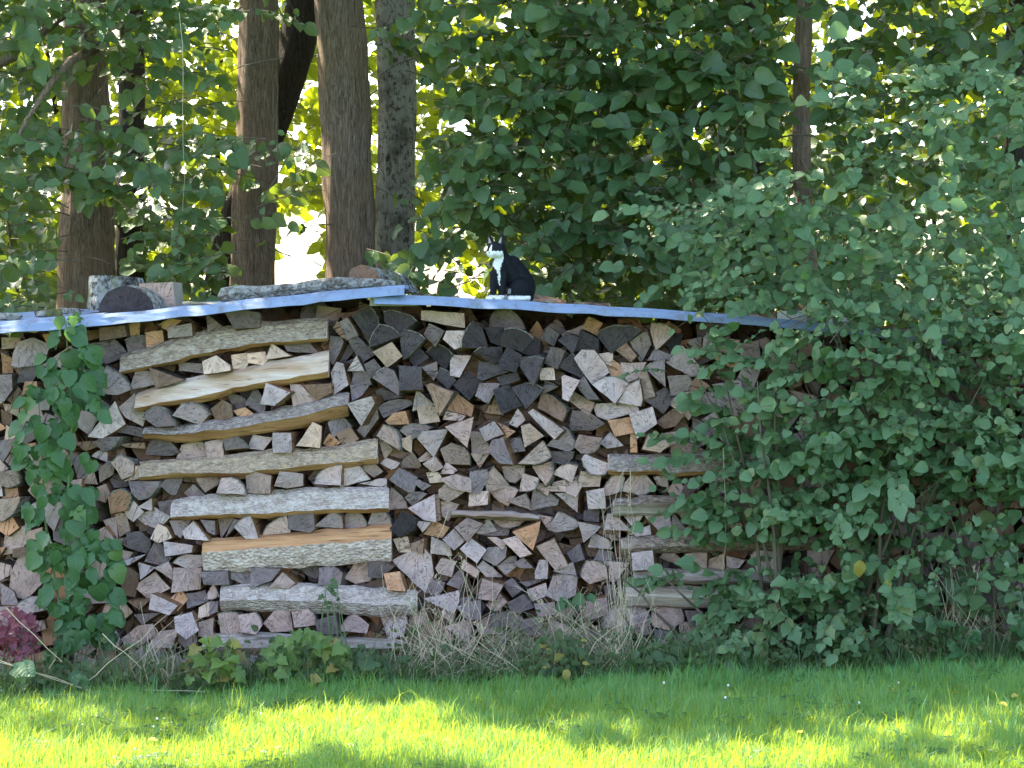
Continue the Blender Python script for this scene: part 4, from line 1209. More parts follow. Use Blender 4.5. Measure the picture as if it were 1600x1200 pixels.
def owner(x, y=None, allow=None):
    c_ = [(abs(x-tx[i]), i) for i in range(len(TREES)) if allow is None or i in allow]; return min(c_)[1]
FL = [Leaves() for _ in TREES]; TW = [MB() for _ in TREES]
def pxof(v):
    s_ = (12+v[1])/3600; return 800+v[0]/s_, 480-(v[2]-CZ)/s_
for j in range(-2, 5):
    for i in range(-3, 19):
        f_ = dens(FD, i, j)
        ns = int(f_*(20 if 0 <= i < 16 and j >= 0 else 9)+U(0, 1))
        if f_ > .95: ns += 5
        for _ in range(ns):
            y = U(1.15, 2.3) if not (j >= 3 and i > 6) else U(1.2, 3.0)
            px_, py_ = i*100+U(0, 100), j*100+U(0, 100)
            if j == 4 and py_ > 478: continue
            if any(a-10 < px_ < c_+10 and b_ < py_ < e_ and random.random() < pr for (a, b_, c_, e_), pr in RECTS): continue
            o_ = P(px_, py_, y); d = Vector((U(-1, 1), U(-.55, .25), U(-.35, .3)))
            k = owner(o_.x); before = len(FL[k].p)
            spray(FL[k], TW[k], o_-d.normalized()*.18, d, U(.3, .5), random.randint(6, 9), U(.06, .13) if i < 6 else U(.065, .14))
def keep(L):
    kp = []
    for p_ in L.p:
        x, y = pxof(p_); k = True
        for (a, b_, c_, d), pr in RECTS:
            if a-12 < x < c_+6 and b_ < y < d and random.random() < pr: k = False
        if p_[2] < roof_z(max(-100, min(1450, x)), .5)+.05 and p_[1] < 1.0: k = False
        kp.append(k)
    L.filter(kp)
for k, L in enumerate(FL):
    keep(L); L.emit('round' if k % 3 else 'ovate', L_TREE, troots[k], 300, 'lower_foliage', 'ovate' if k % 3 else None)
    if TW[k].v: TW[k].build('twigs', M_TWIG, troots[k])['kind'] = 'stuff'
# lit branch with yellow-green leaves at the upper left
bl = MB(); bl.tube([P(150, 75, 1.6), P(110, 95, 1.4), P(80, 130, 1.3), P(40, 190, 1.2), P(10, 250, 1.2)], [.03, .026, .02, .012, .006], 7, 0, .15, 2)
bl.tube([P(-60, 130, 1.8), P(20, 90, 1.8), P(60, 55, 1.9), P(120, 10, 2), P(180, -60, 2.2)], [.03, .028, .024, .02, .02], 7, 0, .15, 5)
bl.build('branch', M_T_BRN, troots[0], smooth=True)

# thicket beyond: sunlit leaves that glow, each sapling a thing with stem and foliage
SAP = [(-5.2, 8.2), (-3.6, 7.0), (-2.4, 8.6), (-1.2, 6.8), (-.1, 8.0), (1.1, 6.6), (2.3, 7.8), (3.5, 6.9), (4.7, 8.2), (6.0, 7.2)]
slab = ['sunlit sapling beyond the left edge of the roof', 'sunlit sapling seen left of the thick left trunk', 'glowing yellow-green sapling between the thick left trunk and the next', 'sapling shining behind the leaning dark trunk',
        'bright lime sapling seen through the gap right of the lichen-patched trunk', 'sapling behind the cat', 'dark leafed sapling behind the middle foliage', 'sapling beside the slender reddish trunk', 'sapling in the sky gaps above the bush', 'sapling beyond the right edge of the bush']
BL = [Leaves() for _ in SAP]; BT = [MB() for _ in SAP]
for j in range(-3, 5):
    for i in range(-3, 19):
        f_ = dens(BD, i, j)
        for _ in range(int(f_*22+U(0, 1))):
            px_, py_ = i*100+U(0, 100), j*100+U(0, 100)
            y = U(6, 9.5); o_ = P(px_, py_, y)
            if py_ > 482: continue
            k = min(range(len(SAP)), key=lambda q: abs(SAP[q][0]-o_.x)); d = Vector((U(-1, 1), U(-.6, .6), U(-.2, .5)))
            spray(BL[k], BT[k], o_-d.normalized()*.2, d, U(.35, .6), random.randint(6, 9), U(.1, .16), .8, .5, .005, .5)
for k, L in enumerate(BL):
    root = empty('sapling', (SAP[k][0], SAP[k][1], gz(*SAP[k]))); tag(root, slab[k], 'young tree', 'saplings beyond the tree row')
    gap = [((428, 350, 505, 470), .95), ((655, 380, 700, 470), .7), ((1290, 380, 1420, 440), .8), ((560, 0, 585, 90), .5)]
    L.filter([not any(a < pxof(p_)[0] < c_ and b_ < pxof(p_)[1] < d and random.random() < pr for (a, b_, c_, d), pr in gap) for p_ in L.p])
    m = MB(); x, y = SAP[k]; m.tube([Vector((x, y, gz(x, y)-.1)), Vector((x+U(-.1, .1), y, 1.5)), Vector((x+U(-.3, .3), y, 3)), Vector((x+U(-.5, .5), y, 4.6))], [.045, .035, .026, .012], 7, 0, .1, k)
    m.build('trunk', M_T_DRK, root, smooth=True); BT[k].build('twigs', M_TWIG, root)['kind'] = 'stuff'
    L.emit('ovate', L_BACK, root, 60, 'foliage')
# low dark undergrowth directly behind the pile and deep shade to the right of the cat
for (lab, x0, x1, z0, z1, y0, y1, n) in (('dense dark shrub behind the cat and the right roof sheet', .0, 3.4, .2, 3.0, 3.2, 5.2, 420), ('dark shrub behind the right end of the roof', 3.2, 6.0, .2, 2.0, 3.2, 5.0, 90), ('low dark shrub behind the left end of the roof', -5.2, -2.3, .2, 2.9, 3.4, 5.4, 300), ('low shrub behind the roof ridge', -2.2, -.2, .1, 1.82, 2.2, 4.0, 110)):
    root = empty('shrub', ((x0+x1)/2, (y0+y1)/2, gz((x0+x1)/2, 4))); tag(root, lab, 'shrub', 'shrubs behind the woodpile'); L = Leaves(); T_ = MB()
    for _ in range(n):
        d = Vector((U(-1, 1), U(-.8, .3), U(-.3, .5))); spray(L, T_, (U(x0, x1), U(y0, y1), U(z0, z1)), d, U(.35, .55), 8, U(.12, .16))
    for q in range(5):
        x = U(x0, x1); T_.tube([(x, (y0+y1)/2, gz(x, 4)-.05), (x+U(-.2, .2), (y0+y1)/2, z1*.5), (x+U(-.4, .4), (y0+y1)/2, z1)], [.02, .016, .008], 5)
    L.emit('round', L_TREE, root, 0); T_.build('stems', M_TWIG, root)['kind'] = 'stuff'

# upper crowns above the frame, they shade the pile and let spots of sun through
UC = [Leaves() for _ in TREES]
def lit_gap(p_):   # openings in the crowns, seen from the sun: they throw the spots of light on the lawn
    X0, Y0 = p_.x-sv.x*p_.z/sv.z, p_.y-sv.y*p_.z/sv.z
    if not -4.4 < Y0 < -.75: return random.random() < .04
    n_ = mn.noise(Vector((X0*.75+1.7, Y0*1.5+.4, .5)))+.35*mn.noise(Vector((X0*2.4, Y0*4, 2.5)))
    return n_ > (-.0 if Y0 < -1.9 else .03)+.1*max(0, X0+.2)-.05*max(0, -X0-.5)
for q in range(330):
    cx, cy, cz = U(-9.5, 7), U(-.3, 5.2), U(4.3, 8.0)
    k = owner(cx)
    for _ in range(50):
        p_ = Vector((cx, cy, cz))+Vector((random.gauss(0, .42), random.gauss(0, .42), random.gauss(0, .25)))
        if lit_gap(p_): continue
        d = Vector((U(-1, 1), U(-1, 1), U(-.5, .2))); n = Vector((U(-.5, .5), U(-.5, .5), 1))
        UC[k].add(p_, d, n, U(.14, .22))
for k, L in enumerate(UC): L.mass('upper_crown', 'ovate', L_TREE, troots[k])

# ------------------------------------------------------------ bush over the right end of the pile
BG = [(100, 200, [0, 0, .05, .3, .45, .5, .5]), (200, 300, [0, .1, .3, .28, .3, .3, .35]), (300, 400, [.45, .85, .65, .4, .36, .38, .5]), (400, 450, [.2, .8, .7, .6, .8, .9, 1]), (450, 500, [.1, .55, .85, 1, 1, 1, 1]),
      (500, 600, [.03, .28, .55, .85, .95, 1, 1]), (600, 700, [.04, .38, .7, .95, 1, 1, 1]), (700, 760, [.04, .55, 1, 1, 1, 1, 1]), (760, 840, [.1, .85, 1, .85, .25, .2, .35]),
      (840, 900, [0, .12, .3, .75, .6, .5, .5]), (900, 960, [.12, .6, .9, .9, .7, .55, .6]), (960, 1045, [.12, .55, .9, .9, .5, .35, .4])]
bushes = [('bushy hazel-like shrub spilling over the right half of the woodpile', 1280, 0), ('leafy shrub at the far right edge climbing above the roof', 1560, 1), ('low bramble thicket at the foot of the pile under the big bush', 1230, 2)]
broots = []
for lab, px_, k in bushes:
    b_ = P(px_, 1040, -.35); b_.z = gz(b_.x, -.35); r_ = empty('bush' if k < 2 else 'bramble', b_); tag(r_, lab, 'bush', 'bushes at the right end of the woodpile' if k < 2 else None); broots.append(r_)
GL = [Leaves() for _ in bushes]; GT = [MB() for _ in bushes]
for (ya, yb, row) in BG:
    for ci, f_ in enumerate(row):
        n = f_*(yb-ya)/100*33; n = int(n+U(0, 1))
        for _ in range(n):
            px_, py_ = 1000+ci*100+U(0, 100), U(ya, yb)
            bulge = math.sin(max(0, min(1, (px_-1020)/420))*1.57)
            dep = -.12-U(0, .55)*bulge if py_ < 1000 else -.15-U(0, .4)
            if py_ < 470: dep = U(-.5, .8)
            k = 2 if py_ > 890 and px_ < 1450 else (1 if px_ > 1440 else 0)
            o_ = P(px_, py_, dep); d = Vector((U(-1.1, .6), U(-.6, .1), U(-.4, .6)))
            if px_ < 1120: d = Vector((U(-1.2, -.2), U(-.3, .1), U(-.3, .4)))
            spray(GL[k], GT[k], o_-d.normalized()*.12, d, U(.16, .34), random.randint(5, 9), U(.036, .088), .9, .35, .0025, .75)
for k, L in enumerate(GL):
    for p_i in range(len(L.p)):      # nothing may poke into the pile
        p_ = L.p[p_i]
        x, y = pxof(p_)
        if y > roof_front(max(-100, min(1690, x)))-8 and p_[1] > -.1: L.p[p_i] = (p_[0], -.1-U(0, .05), p_[2])
    for q in range(9 if k < 2 else 4):
        x0 = broots[k].location.x+U(-.45, .45)*(1 if k < 2 else 1.5); h = (1.9 if k == 1 else 1.5) if k < 2 else .5
        ps = [Vector((x0, U(-.4, -.2), gz(x0, -.3)-.03))]; dx = U(-.5, .5)
        for s_ in range(1, 7): ps.append(ps[0]+Vector((dx*(s_/6)**1.4+U(-.02, .02), U(-.05, .02)*s_*.5, h*s_/6)))
        GT[k].tube(ps, [.014*(1-.75*s_/6) for s_ in range(7)], 6)
    kp = []
    for p_ in L.p:
        x, y = pxof(p_)
        kp.append(not ((1205 < x < 1268 and 478 < y < 512 and random.random() < .85) or (1060 < x < 1210 and 488 < y < 515 and random.random() < .6) or (1268 < x < 1440 and 502 < y < 535 and random.random() < .4) or (1236 < x < 1274 and 90 < y < 320 and random.random() < .8)))
    L.filter(kp)
    L.emit('ovate', L_BUSH, broots[k], 300, 'foliage', 'round' if k != 2 else 'lobed')
    GT[k].build('stems', M_TWIG, broots[k])['kind'] = 'stuff'
yl = Leaves(); q = P(1342, 885, -.62); yl.add(q+Vector((0, 0, .03)), (.05, -.1, -1), (.1, -1, .2), .085); q = P(1385, 905, -.6); yl.add(q, (.3, -.1, -1), (0, -1, .3), .06)
yl.singles(range(2), 'ovate', L_YELL, broots[0])

# ------------------------------------------------------------ vine at the left
vr = empty('climbing_vine', P(105, 1060, -.22)); tag(vr, 'green leafy vine climbing the left part of the woodpile up to the roof', 'vine')
V = Leaves(); vt = MB()
VS = [(498, 512, 85, 125, 5), (512, 540, 84, 128, 6), (545, 600, 62, 158, 17), (600, 680, 28, 162, 30), (680, 760, 22, 108, 22), (700, 740, 125, 160, 2), (760, 830, 38, 150, 24), (830, 900, 50, 190, 40), (900, 960, 72, 182, 30), (960, 1015, 84, 182, 26), (1015, 1060, 78, 130, 9), (745, 790, 140, 170, 1)]
for ya, yb, xa, xb, n in VS:
    for _ in range(int(n*1.3)):
        px_, py_ = U(xa+6, xb-8), U(ya-6, yb-14)
        t_ = (px_-(xa+xb)/2)/((xb-xa)/2+1)
        V.add(P(px_, py_, -.12-U(0, .14)), (t_*.8+U(-.4, .4), U(-.3, 0), -U(.35, 1.1)), (t_*.35+U(-.4, .4), -1, U(-.05, .8)), U(.062, .112))
vt.tube([P(104, 1070, -.2), P(108, 960, -.18), P(100, 860, -.17), P(103, 800, -.16), P(112, 700, -.15), P(111, 620, -.17), P(105, 540, -.18), P(103, 505, -.2)], [.01, .009, .008, .007, .006, .005, .004, .003], 6)
vt.tube([P(98, 1070, -.2), P(92, 940, -.17), P(78, 860, -.17), P(68, 800, -.16), P(67, 730, -.16), P(60, 620, -.16)], [.008, .007, .006, .005, .004, .002], 6)
nv_ = len(V.p)
V.singles(range(0, nv_, 3), 'round', L_VINE, vr); V.singles(range(1, nv_, 3), 'ovate', L_VINE, vr); V.singles(range(2, nv_, 3), 'lobed', L_VINE, vr); vt.build('stem', M_STEM, vr)

# ------------------------------------------------------------ low plants at the foot of the pile
def low_plant(name, label, cat, cx, cy, w, h, n, mat, kind, size, y=-.5, group=None, stems=8, alt=None):
    b_ = P(cx, cy+h, y); b_.z = gz(b_.x, y); r_ = empty(name, b_); tag(r_, label, cat, group); L = Leaves(); T_ = MB(); L2 = Leaves()
    for s_ in range(stems):
        tip = P(cx+U(-w, w), cy+U(-h, h*.5), y+U(-.12, .12)); base = b_+Vector((U(-.12, .12), U(-.05, .05), -.02))
        T_.tube([base, base.lerp(tip, .5)+Vector((0, -.02, .03)), tip], [.0035, .003, .0015], 5)
    for _ in range(n):
        a = U(0, 6.283); rr = math.sqrt(U(0, 1)); p_ = P(cx+w*rr*math.cos(a), cy+h*rr*math.sin(a), y+U(-.15, .15))
        p_.z = max(p_.z, gz(p_.x, y)+.02)
        (L2 if alt and random.random() < .12 else L).add(p_, (U(-.8, .8), U(-.6, 0), U(-.8, .2)), (U(-.4, .4), -U(.3, 1), U(.3, 1.1)), size*U(.6, 1.25))
    L.emit(kind, mat, r_, 300)
    if alt and L2.p: L2.singles(range(len(L2.p)), kind, alt, r_)
    T_.build('stem', M_STEM if mat is not L_RED else M_TWIG, r_)
low_plant('red_shrub', 'small crimson-leaved shrub at the bottom left corner of the pile', 'shrub', 22, 992, 40, 42, 110, L_RED, 'lobed', .05, -.35)
low_plant('currant_plant', 'lime green lobed-leaf plant before the left end of the lowest log', 'plant', 335, 1035, 46, 38, 44, L_LIME, 'lobed', .075, -.5, None, 9, L_YELL)
low_plant('currant_plant', 'wider yellow-green lobed-leaf plant with one rust-coloured leaf below the left stack', 'plant', 478, 1035, 68, 52, 130, L_LIME, 'lobed', .07, -.5, None, 12)
low_plant('currant_plant', 'darker green leafy weed right of the wide lime plant', 'plant', 572, 1050, 36, 32, 60, L_OLIVE, 'lobed', .06, -.5)
low_plant('weed', 'small leafy weed with yellow tinted leaves right of the dry grass', 'plant', 872, 1020, 42, 38, 60, L_OLIVE, 'ovate', .05, -.5, None, 8, L_YELL)
low_plant('weed', 'two-leaved green weed reaching up the middle stack near the ground', 'plant', 905, 935, 30, 14, 9, L_VINE, 'round', .06, -.25)
low_plant('weed', 'low green weed left of the bramble foot', 'plant', 1040, 1030, 60, 22, 70, L_OLIVE, 'ovate', .06, -.5)
low_plant('weed', 'tiny light green weed under the vine foot', 'plant', 125, 1062, 14, 12, 8, L_VINE, 'ovate', .06, -.6)
low_plant('weed', 'leafy weed beside the crimson shrub foot', 'plant', 30, 1052, 16, 18, 9, L_BUSH, 'round', .09, -.55)
low_plant('weed', 'bright green weed in the dry grass below the far right bush', 'plant', 1500, 1010, 26, 24, 26, L_VINE, 'lobed', .06, -.55)
low_plant('weed', 'light green twig of leaves at the right edge near the lawn', 'plant', 1592, 985, 16, 30, 22, L_VINE, 'round', .05, -.5)
low_plant('weed', 'small dark weed between the crosswise logs in the grass tuft', 'plant', 518, 930, 14, 26, 14, L_OLIVE, 'lobed', .035, -.12)
# leafy undergrowth strip, uncountable
UG = Leaves()
for _ in range(2300):
    px_ = U(-60, 1660); top = 1035 if px_ > 650 else 1048
    y = U(-.62, -.2); p_ = P(px_, 0, y); p_.z = gz(p_.x, y)+abs(random.gauss(0, .085))+.01
    UG.add(p_, (U(-1, 1), U(-.7, .3), U(-.3, .5)), (U(-.5, .5), -U(.2, 1), U(.3, 1.2)), U(.02, .055))
ug = UG.mass('undergrowth', 'ovate', L_OLIVE, None); tag(ug, 'low leafy weeds along the foot of the woodpile', 'weeds', kind='stuff')

# dry grass stems
def culm(mb, a, b_, bend, r=.0016, head=False, mi=0):
    a, b_ = Vector(a), Vector(b_); ps = []
    for k in range(7):
        t_ = k/6; ps.append(a.lerp(b_, t_)+Vector((bend*math.sin(t_*3.14), -.02*math.sin(t_*3.14), abs(bend)*.2*math.sin(t_*3.14))))
    ps = [p_+Vector((U(-.012, .012), U(-.01, .01), 0))*(k_ > 0) for k_, p_ in enumerate(ps)]
    if random.random() < .35 and len(ps) > 5: kx = random.choice((-1, 1))*U(.01, .05); ps = ps[:5]+[ps[4]+Vector((kx, -.01, .01)), ps[4]+Vector((kx*1.8, -.02, -.03))]
    mb.tube(ps, [r*(1-.6*k/6) for k in range(7)], 4, mi, caps=False)
    if head:
        for k in range(7):
            q = ps[-1].lerp(ps[-2], k/9); d = Vector((U(-1, 1), U(-.3, .3), U(.2, 1))).normalized()*.02
            mb.tube([q, q+d*.6, q+d], [.001, .002, .0004], 3, mi, caps=False)
def clump(label, items, y=-.3, name='dry_grass'):
    mb = MB(); base = None
    for (xa, xb, ya, ua, ub, va, vb, n, bend, mi) in items:
        for _ in range(n):
            a = P(U(xa, xb), ya, y+U(-.12, .12)); a.z = gz(a.x, y)-.01 if ya > 1000 else a.z; base = base or a
            culm(mb, a, P(U(ua, ub), U(va, vb), y+U(-.05, .1)), U(-bend, bend), U(.0011, .0022), random.random() < .25, mi)
    o = mb.build(name, [M_DRY, M_DRYD, M_STEM], origin=base); tag(o, label, 'dry grass', 'tufts of dry grass along the woodpile', 'stuff')
clump('tall dry grass tuft before the middle of the woodpile below the cat', [(600, 760, 1070, 590, 770, 860, 1000, 60, .12, 0), (600, 780, 1070, 600, 860, 930, 1040, 110, .15, 1), (620, 760, 1070, 600, 800, 930, 1030, 60, .1, 2)], -.38)
clump('upright sheaf of bleached straw beside the right crosswise logs', [(955, 985, 1022, 938, 985, 730, 930, 16, .04, 0), (955, 975, 1010, 955, 975, 860, 940, 16, .02, 0), (850, 1010, 1045, 880, 960, 920, 1000, 30, .06, 1)], -.2)
clump('tangle of dry stalks at the foot of the left stack', [(150, 300, 1080, 160, 300, 960, 1060, 60, .1, 1), (180, 280, 1080, 200, 320, 930, 1050, 18, .12, 0)], -.5)
clump('dry grass stalks at the right edge below the bush', [(1440, 1600, 1050, 1430, 1590, 800, 980, 34, .12, 0), (1440, 1620, 1050, 1440, 1640, 940, 1030, 90, .12, 1)], -.42)
clump('scattered straws poking from the base of the left stack', [(300, 440, 1060, 290, 480, 880, 990, 14, .1, 1), (60, 180, 1080, 0, 200, 1020, 1065, 22, .08, 1)], -.4)
clump('thin dull grass along the foot of the middle stack', [(840, 1030, 1060, 820, 1040, 900, 1010, 60, .14, 0), (620, 860, 1070, 600, 880, 960, 1040, 70, .14, 0), (1380, 1600, 1050, 1380, 1600, 960, 1030, 50, .12, 0), (760, 960, 1070, 740, 980, 930, 1040, 90, .14, 2), (780, 960, 1060, 760, 960, 900, 1010, 50, .14, 1), (470, 620, 1075, 460, 640, 980, 1050, 50, .12, 2), (980, 1120, 1050, 970, 1130, 960, 1030, 60, .12, 2), (180, 320, 1085, 180, 330, 1020, 1070, 60, .12, 2)], -.45)
m = MB()
for a, b_, bd in (((0, 1032), (165, 1088), .0), ((0, 1035), (160, 1085), .02), ((10, 950), (140, 1075), 0), ((45, 1086), (190, 1083), .02), ((120, 1075), (265, 960), .01), ((160, 990), (225, 1045), 0), ((225, 1078), (320, 1080), .01)):
    culm(m, P(*a, -.6), P(*b_, -.65), bd, .0025)
tag(m.build('fallen_straw', [M_DRY], origin=P(100, 1080, -.6)), 'long bleached straws lying over the grass at the lower left', 'dry grass', kind='stuff')
m = MB()
for a, b_, bd in (((830, 1032), (960, 862), .0), ((805, 915), (900, 1000), .03), ((700, 800), (628, 960), .02), ((1290, 1030), (1345, 1000), 0), ((1040, 1033), (1105, 985), 0), ((975, 735), (940, 810), .02), ((985, 735), (985, 900), .01), ((1130, 700), (1130, 925), .0), ((1470, 760), (1520, 960), .02), ((280, 20), (284, 330), .02)):
    yy_ = -.28 if a[1] > 400 else 1.0
    culm(m, P(*a, yy_), P(*b_, yy_), bd, .0017)
tag(m.build('long_stalk', [M_DRY], origin=P(900, 1000, -.3)), 'single long pale stalks leaning across the pile', 'dry grass', kind='stuff')

# ------------------------------------------------------------ lawn
def blades(name, n, x0, x1, y0, y1, hmin, hmax, wid, label, mat, edge=None):
    x = rng.uniform(x0, x1, n); y = rng.uniform(y0, y1, n)
    if edge is not None:
        ok = y < edge(x)+rng.normal(0, .05, n); x, y = x[ok], y[ok]; n = len(x)
    nz = np.array([mn.noise(Vector((a*2.3, b_*2.3, 5)))+.8*mn.noise(Vector((a*9, b_*9, 1))) for a, b_ in zip(x, y)])
    z = np.array([gz(a, b_) for a, b_ in zip(x, y)])-.003
    h = rng.uniform(hmin, hmax, n)*(1+.55*nz)*np.where(rng.random(n) < .05, 1.7, 1)
    az = rng.uniform(0, 2*np.pi, n); ln = rng.uniform(.1, .75, n)*h; la = nz*4+rng.normal(0, 1.5, n)
    wx, wy = np.cos(az)*wid*.5, np.sin(az)*wid*.5*.6
    lx, ly = np.cos(la)*ln, np.sin(la)*ln
    v = np.zeros((n, 5, 3))
    v[:, 0] = np.stack([x-wx, y-wy, z], 1); v[:, 1] = np.stack([x+wx, y+wy, z], 1)
    v[:, 2] = np.stack([x-wx*.8+lx*.35, y-wy*.8+ly*.35, z+h*.6], 1); v[:, 3] = np.stack([x+wx*.8+lx*.35, y+wy*.8+ly*.35, z+h*.6], 1)
    v[:, 4] = np.stack([x+lx, y+ly, z+h*.97-ln*.25], 1)
    F = [(0, 1, 3, 2), (2, 3, 4)]; me = bpy.data.meshes.new(name); me.vertices.add(n*5); me.vertices.foreach_set('co', v.ravel())
    lp = np.array([0, 1, 3, 2, 2, 3, 4]); me.loops.add(n*7); me.loops.foreach_set('vertex_index', (lp[None]+np.arange(n)[:, None]*5).ravel().astype(np.int32))
    me.polygons.add(n*2); me.polygons.foreach_set('loop_start', (np.array([0, 4])[None]+np.arange(n)[:, None]*7).ravel().astype(np.int32))
    at = me.attributes.new('lc', 'FLOAT_VECTOR', 'POINT'); lc = np.zeros((n, 5, 3)); lc[:, :, 0] = .5; lc[:, :, 2] = (rng.random(n)*.8+.1)[:, None]
    at.data.foreach_set('vector', lc.ravel()); me.update(calc_edges=True); me.materials.append(mat)
    o = link(name, me); tag(o, label, 'grass', kind='stuff')
def mat_grass():
    t = NT('grass_blade'); a = t.n('Attribute', attribute_name='lc'); s = t.n('SeparateXYZ', {0: a.outputs['Vector']}); r_ = s.outputs[2]
    patch = t.noise(t.pos(), 2.2, 3)
    c = t.mix(r_, (.085, .25, .075), (.16, .37, .11)); c = t.mix(t.math('MULTIPLY', t.ramp(patch, .4, .7), .5), c, (.07, .25, .11))
    c = t.mix(t.ramp(r_, .84, .88), c, (.26, .26, .1))
    tc = t.mix(r_, (.38, .54, .03), (.56, .64, .04)); return t.finish(c, .45, None, .4, 0, .42, tc)
MG = mat_grass()
edge = lambda x: -.42+x*.02
blades('lawn_grass', 165000, -3.1, 3.1, -3.3, -.3,   .04, .095, .0038, 'sunlit and shaded lawn grass in front of the woodpile', MG, edge)
cl = Leaves()
for _ in range(260):
    x_, y_ = U(-3, 3), U(-3.2, -.7)
    if mn.noise(Vector((x_, y_*1.5, 9))) < .02: continue
    for q in range(9):
        p_ = Vector((x_+random.gauss(0, .05), y_+random.gauss(0, .04), 0)); p_.z = gz(p_.x, p_.y)+U(.03, .06); a_ = U(0, 6.28)
        for s_ in range(3): cl.add(p_, (math.cos(a_+s_*2.09), math.sin(a_+s_*2.09), .1), (U(-.3, .3), U(-.5, 0), 1), U(.014, .02))
fa_ = Leaves()
for _ in range(42):
    x_, y_ = U(-2.9, 2.9), U(-3.2, -.6); fa_.add((x_, y_, gz(x_, y_)+U(.045, .08)), (U(-1, 1), U(-1, 1), U(-.2, .2)), (U(-.4, .4), U(-.6, .2), 1), U(.02, .045))
fo_ = fa_.mass('fallen_leaves', 'ovate', L_YELL, None); tag(fo_, 'few yellow-brown fallen leaves lying in the lawn', 'fallen leaves', kind='stuff')
clo = cl.mass('clover', 'ovate', L_VINE, None); tag(clo, 'patches of clover scattered through the lawn', 'clover', kind='stuff')
fl_ = MB()
for _ in range(20):
    x_, y_ = U(-3, 3), U(-3.2, -.8); z_ = gz(x_, y_)+U(.06, .085); r_ = U(.004, .006)
    fl_.tube([(x_, y_, z_-.05), (x_+.004, y_, z_-r_)], .0009, 3, 0); fl_.tube([(x_, y_, z_-r_), (x_, y_, z_-r_*.5), (x_, y_, z_+r_*.4), (x_, y_, z_+r_)], [r_*.5, r_, r_*.9, r_*.3], 6, 1)
tag(fl_.build('clover_flowers', [M_STEM, simple('clover_white', (.75, .72, .68))]), 'tiny whitish clover flowers dotted over the lawn', 'clover', kind='stuff')
blades('lawn_edge_grass', 14000, -3.1, 3.1, -.62, -.12, .06, .22, .0045, 'longer rough grass along the foot of the woodpile', L_OLIVE)
blades('near_lawn_grass', 26000, -4.5, 4.5, -7, -3.3, .04, .08, .008, 'lawn grass nearer than the picture', MG)

# ------------------------------------------------------------ cat
KC = (12-.02)/3600      # metres per photo pixel at the cat
c0 = on_roof(800, -.02)
def cp(px_, py_, y): return Vector(((px_-800)*(12+y)/3600, y, CZ+(480-py_)*(12+y)/3600))
croot = empty('cat', (c0.x, -.02, c0.z)); tag(croot, 'black and white cat sitting on the roof, head turned left', 'cat')
bm = bmesh.new()
def ell(c_, r, rot=None):
    m4 = Matrix.Translation(c_)@(rot.to_matrix().to_4x4() if rot else Matrix())@Matrix.Diagonal((r[0], r[1], r[2], 1))
    bmesh.ops.create_icosphere(bm, subdivisions=3, radius=1, matrix=m4)
def limb(pts, rad, n=10):
    for (a, ra), (b_, rb) in zip(zip(pts, rad), zip(pts[1:], rad[1:])):
        k = max(2, int((b_-a).length/(min(ra, rb)*.35)))
        for i in range(k+1):
            t_ = i/k; r_ = ra+(rb-ra)*t_
            bmesh.ops.create_icosphere(bm, subdivisions=2, radius=r_, matrix=Matrix.Translation(a.lerp(b_, t_)))
u = 1/300
# trunk of the body: chest, shoulders, sloping back, belly, haunches
limb([cp(784, 402, .0), cp(790, 416, .01), cp(800, 432, .035), cp(812, 450, .06)], [11.5*u, 15.5*u, 19*u, 21*u])
ell(cp(781, 418, -.02), (12*u, 13*u, 17*u)); ell(cp(779, 432, -.02), (12*u, 11*u, 16*u))
ell(cp(806, 424, .045), (17*u, 16*u, 17*u)); ell(cp(812, 434, .045), (18*u, 17*u, 20*u)); ell(cp(800, 414, .03), (15*u, 15*u, 15*u)); ell(cp(820, 450, .05), (17*u, 22*u, 25*u))
ell(cp(812, 452, -.015), (18*u, 13*u, 19*u), Quaternion((0, 1, 0), .25))     # near thigh
ell(cp(808, 460, .02), (22*u, 18*u, 14*u))
# fore legs and paws
limb([cp(773, 428, -.035), cp(771, 448, -.045), cp(770.5, 466, -.05)], [8*u, 6*u, 5*u])
limb([cp(786, 428, -.03), cp(784.5, 448, -.04), cp(783, 466, -.048)], [8.5*u, 6.4*u, 5.2*u])
for x, y in ((765, -.066), (779, -.07)):
    q = cp(x, 471, y); q.z = c0.z+3.6*u; ell(q, (6.6*u, 7.5*u, 4.2*u))
    for dx in (-3.2, 0, 3.2): ell(q+Vector((dx*u, -5.2*u, -.4*u)), (2.1*u, 3*u, 3*u))
# hind foot lying flat on the sheet, toes towards the front
q = cp(811, 470, -.062); q.z = c0.z+3.4*u; ell(q, (15*u, 6*u, 4.2*u)); ell(q+Vector((-11*u, -2*u, -.2*u)), (6.5*u, 6.5*u, 4.2*u))
q2 = cp(822, 469, -.05); q2.z = c0.z+4.6*u; ell(q2, (9*u, 7*u, 5*u))
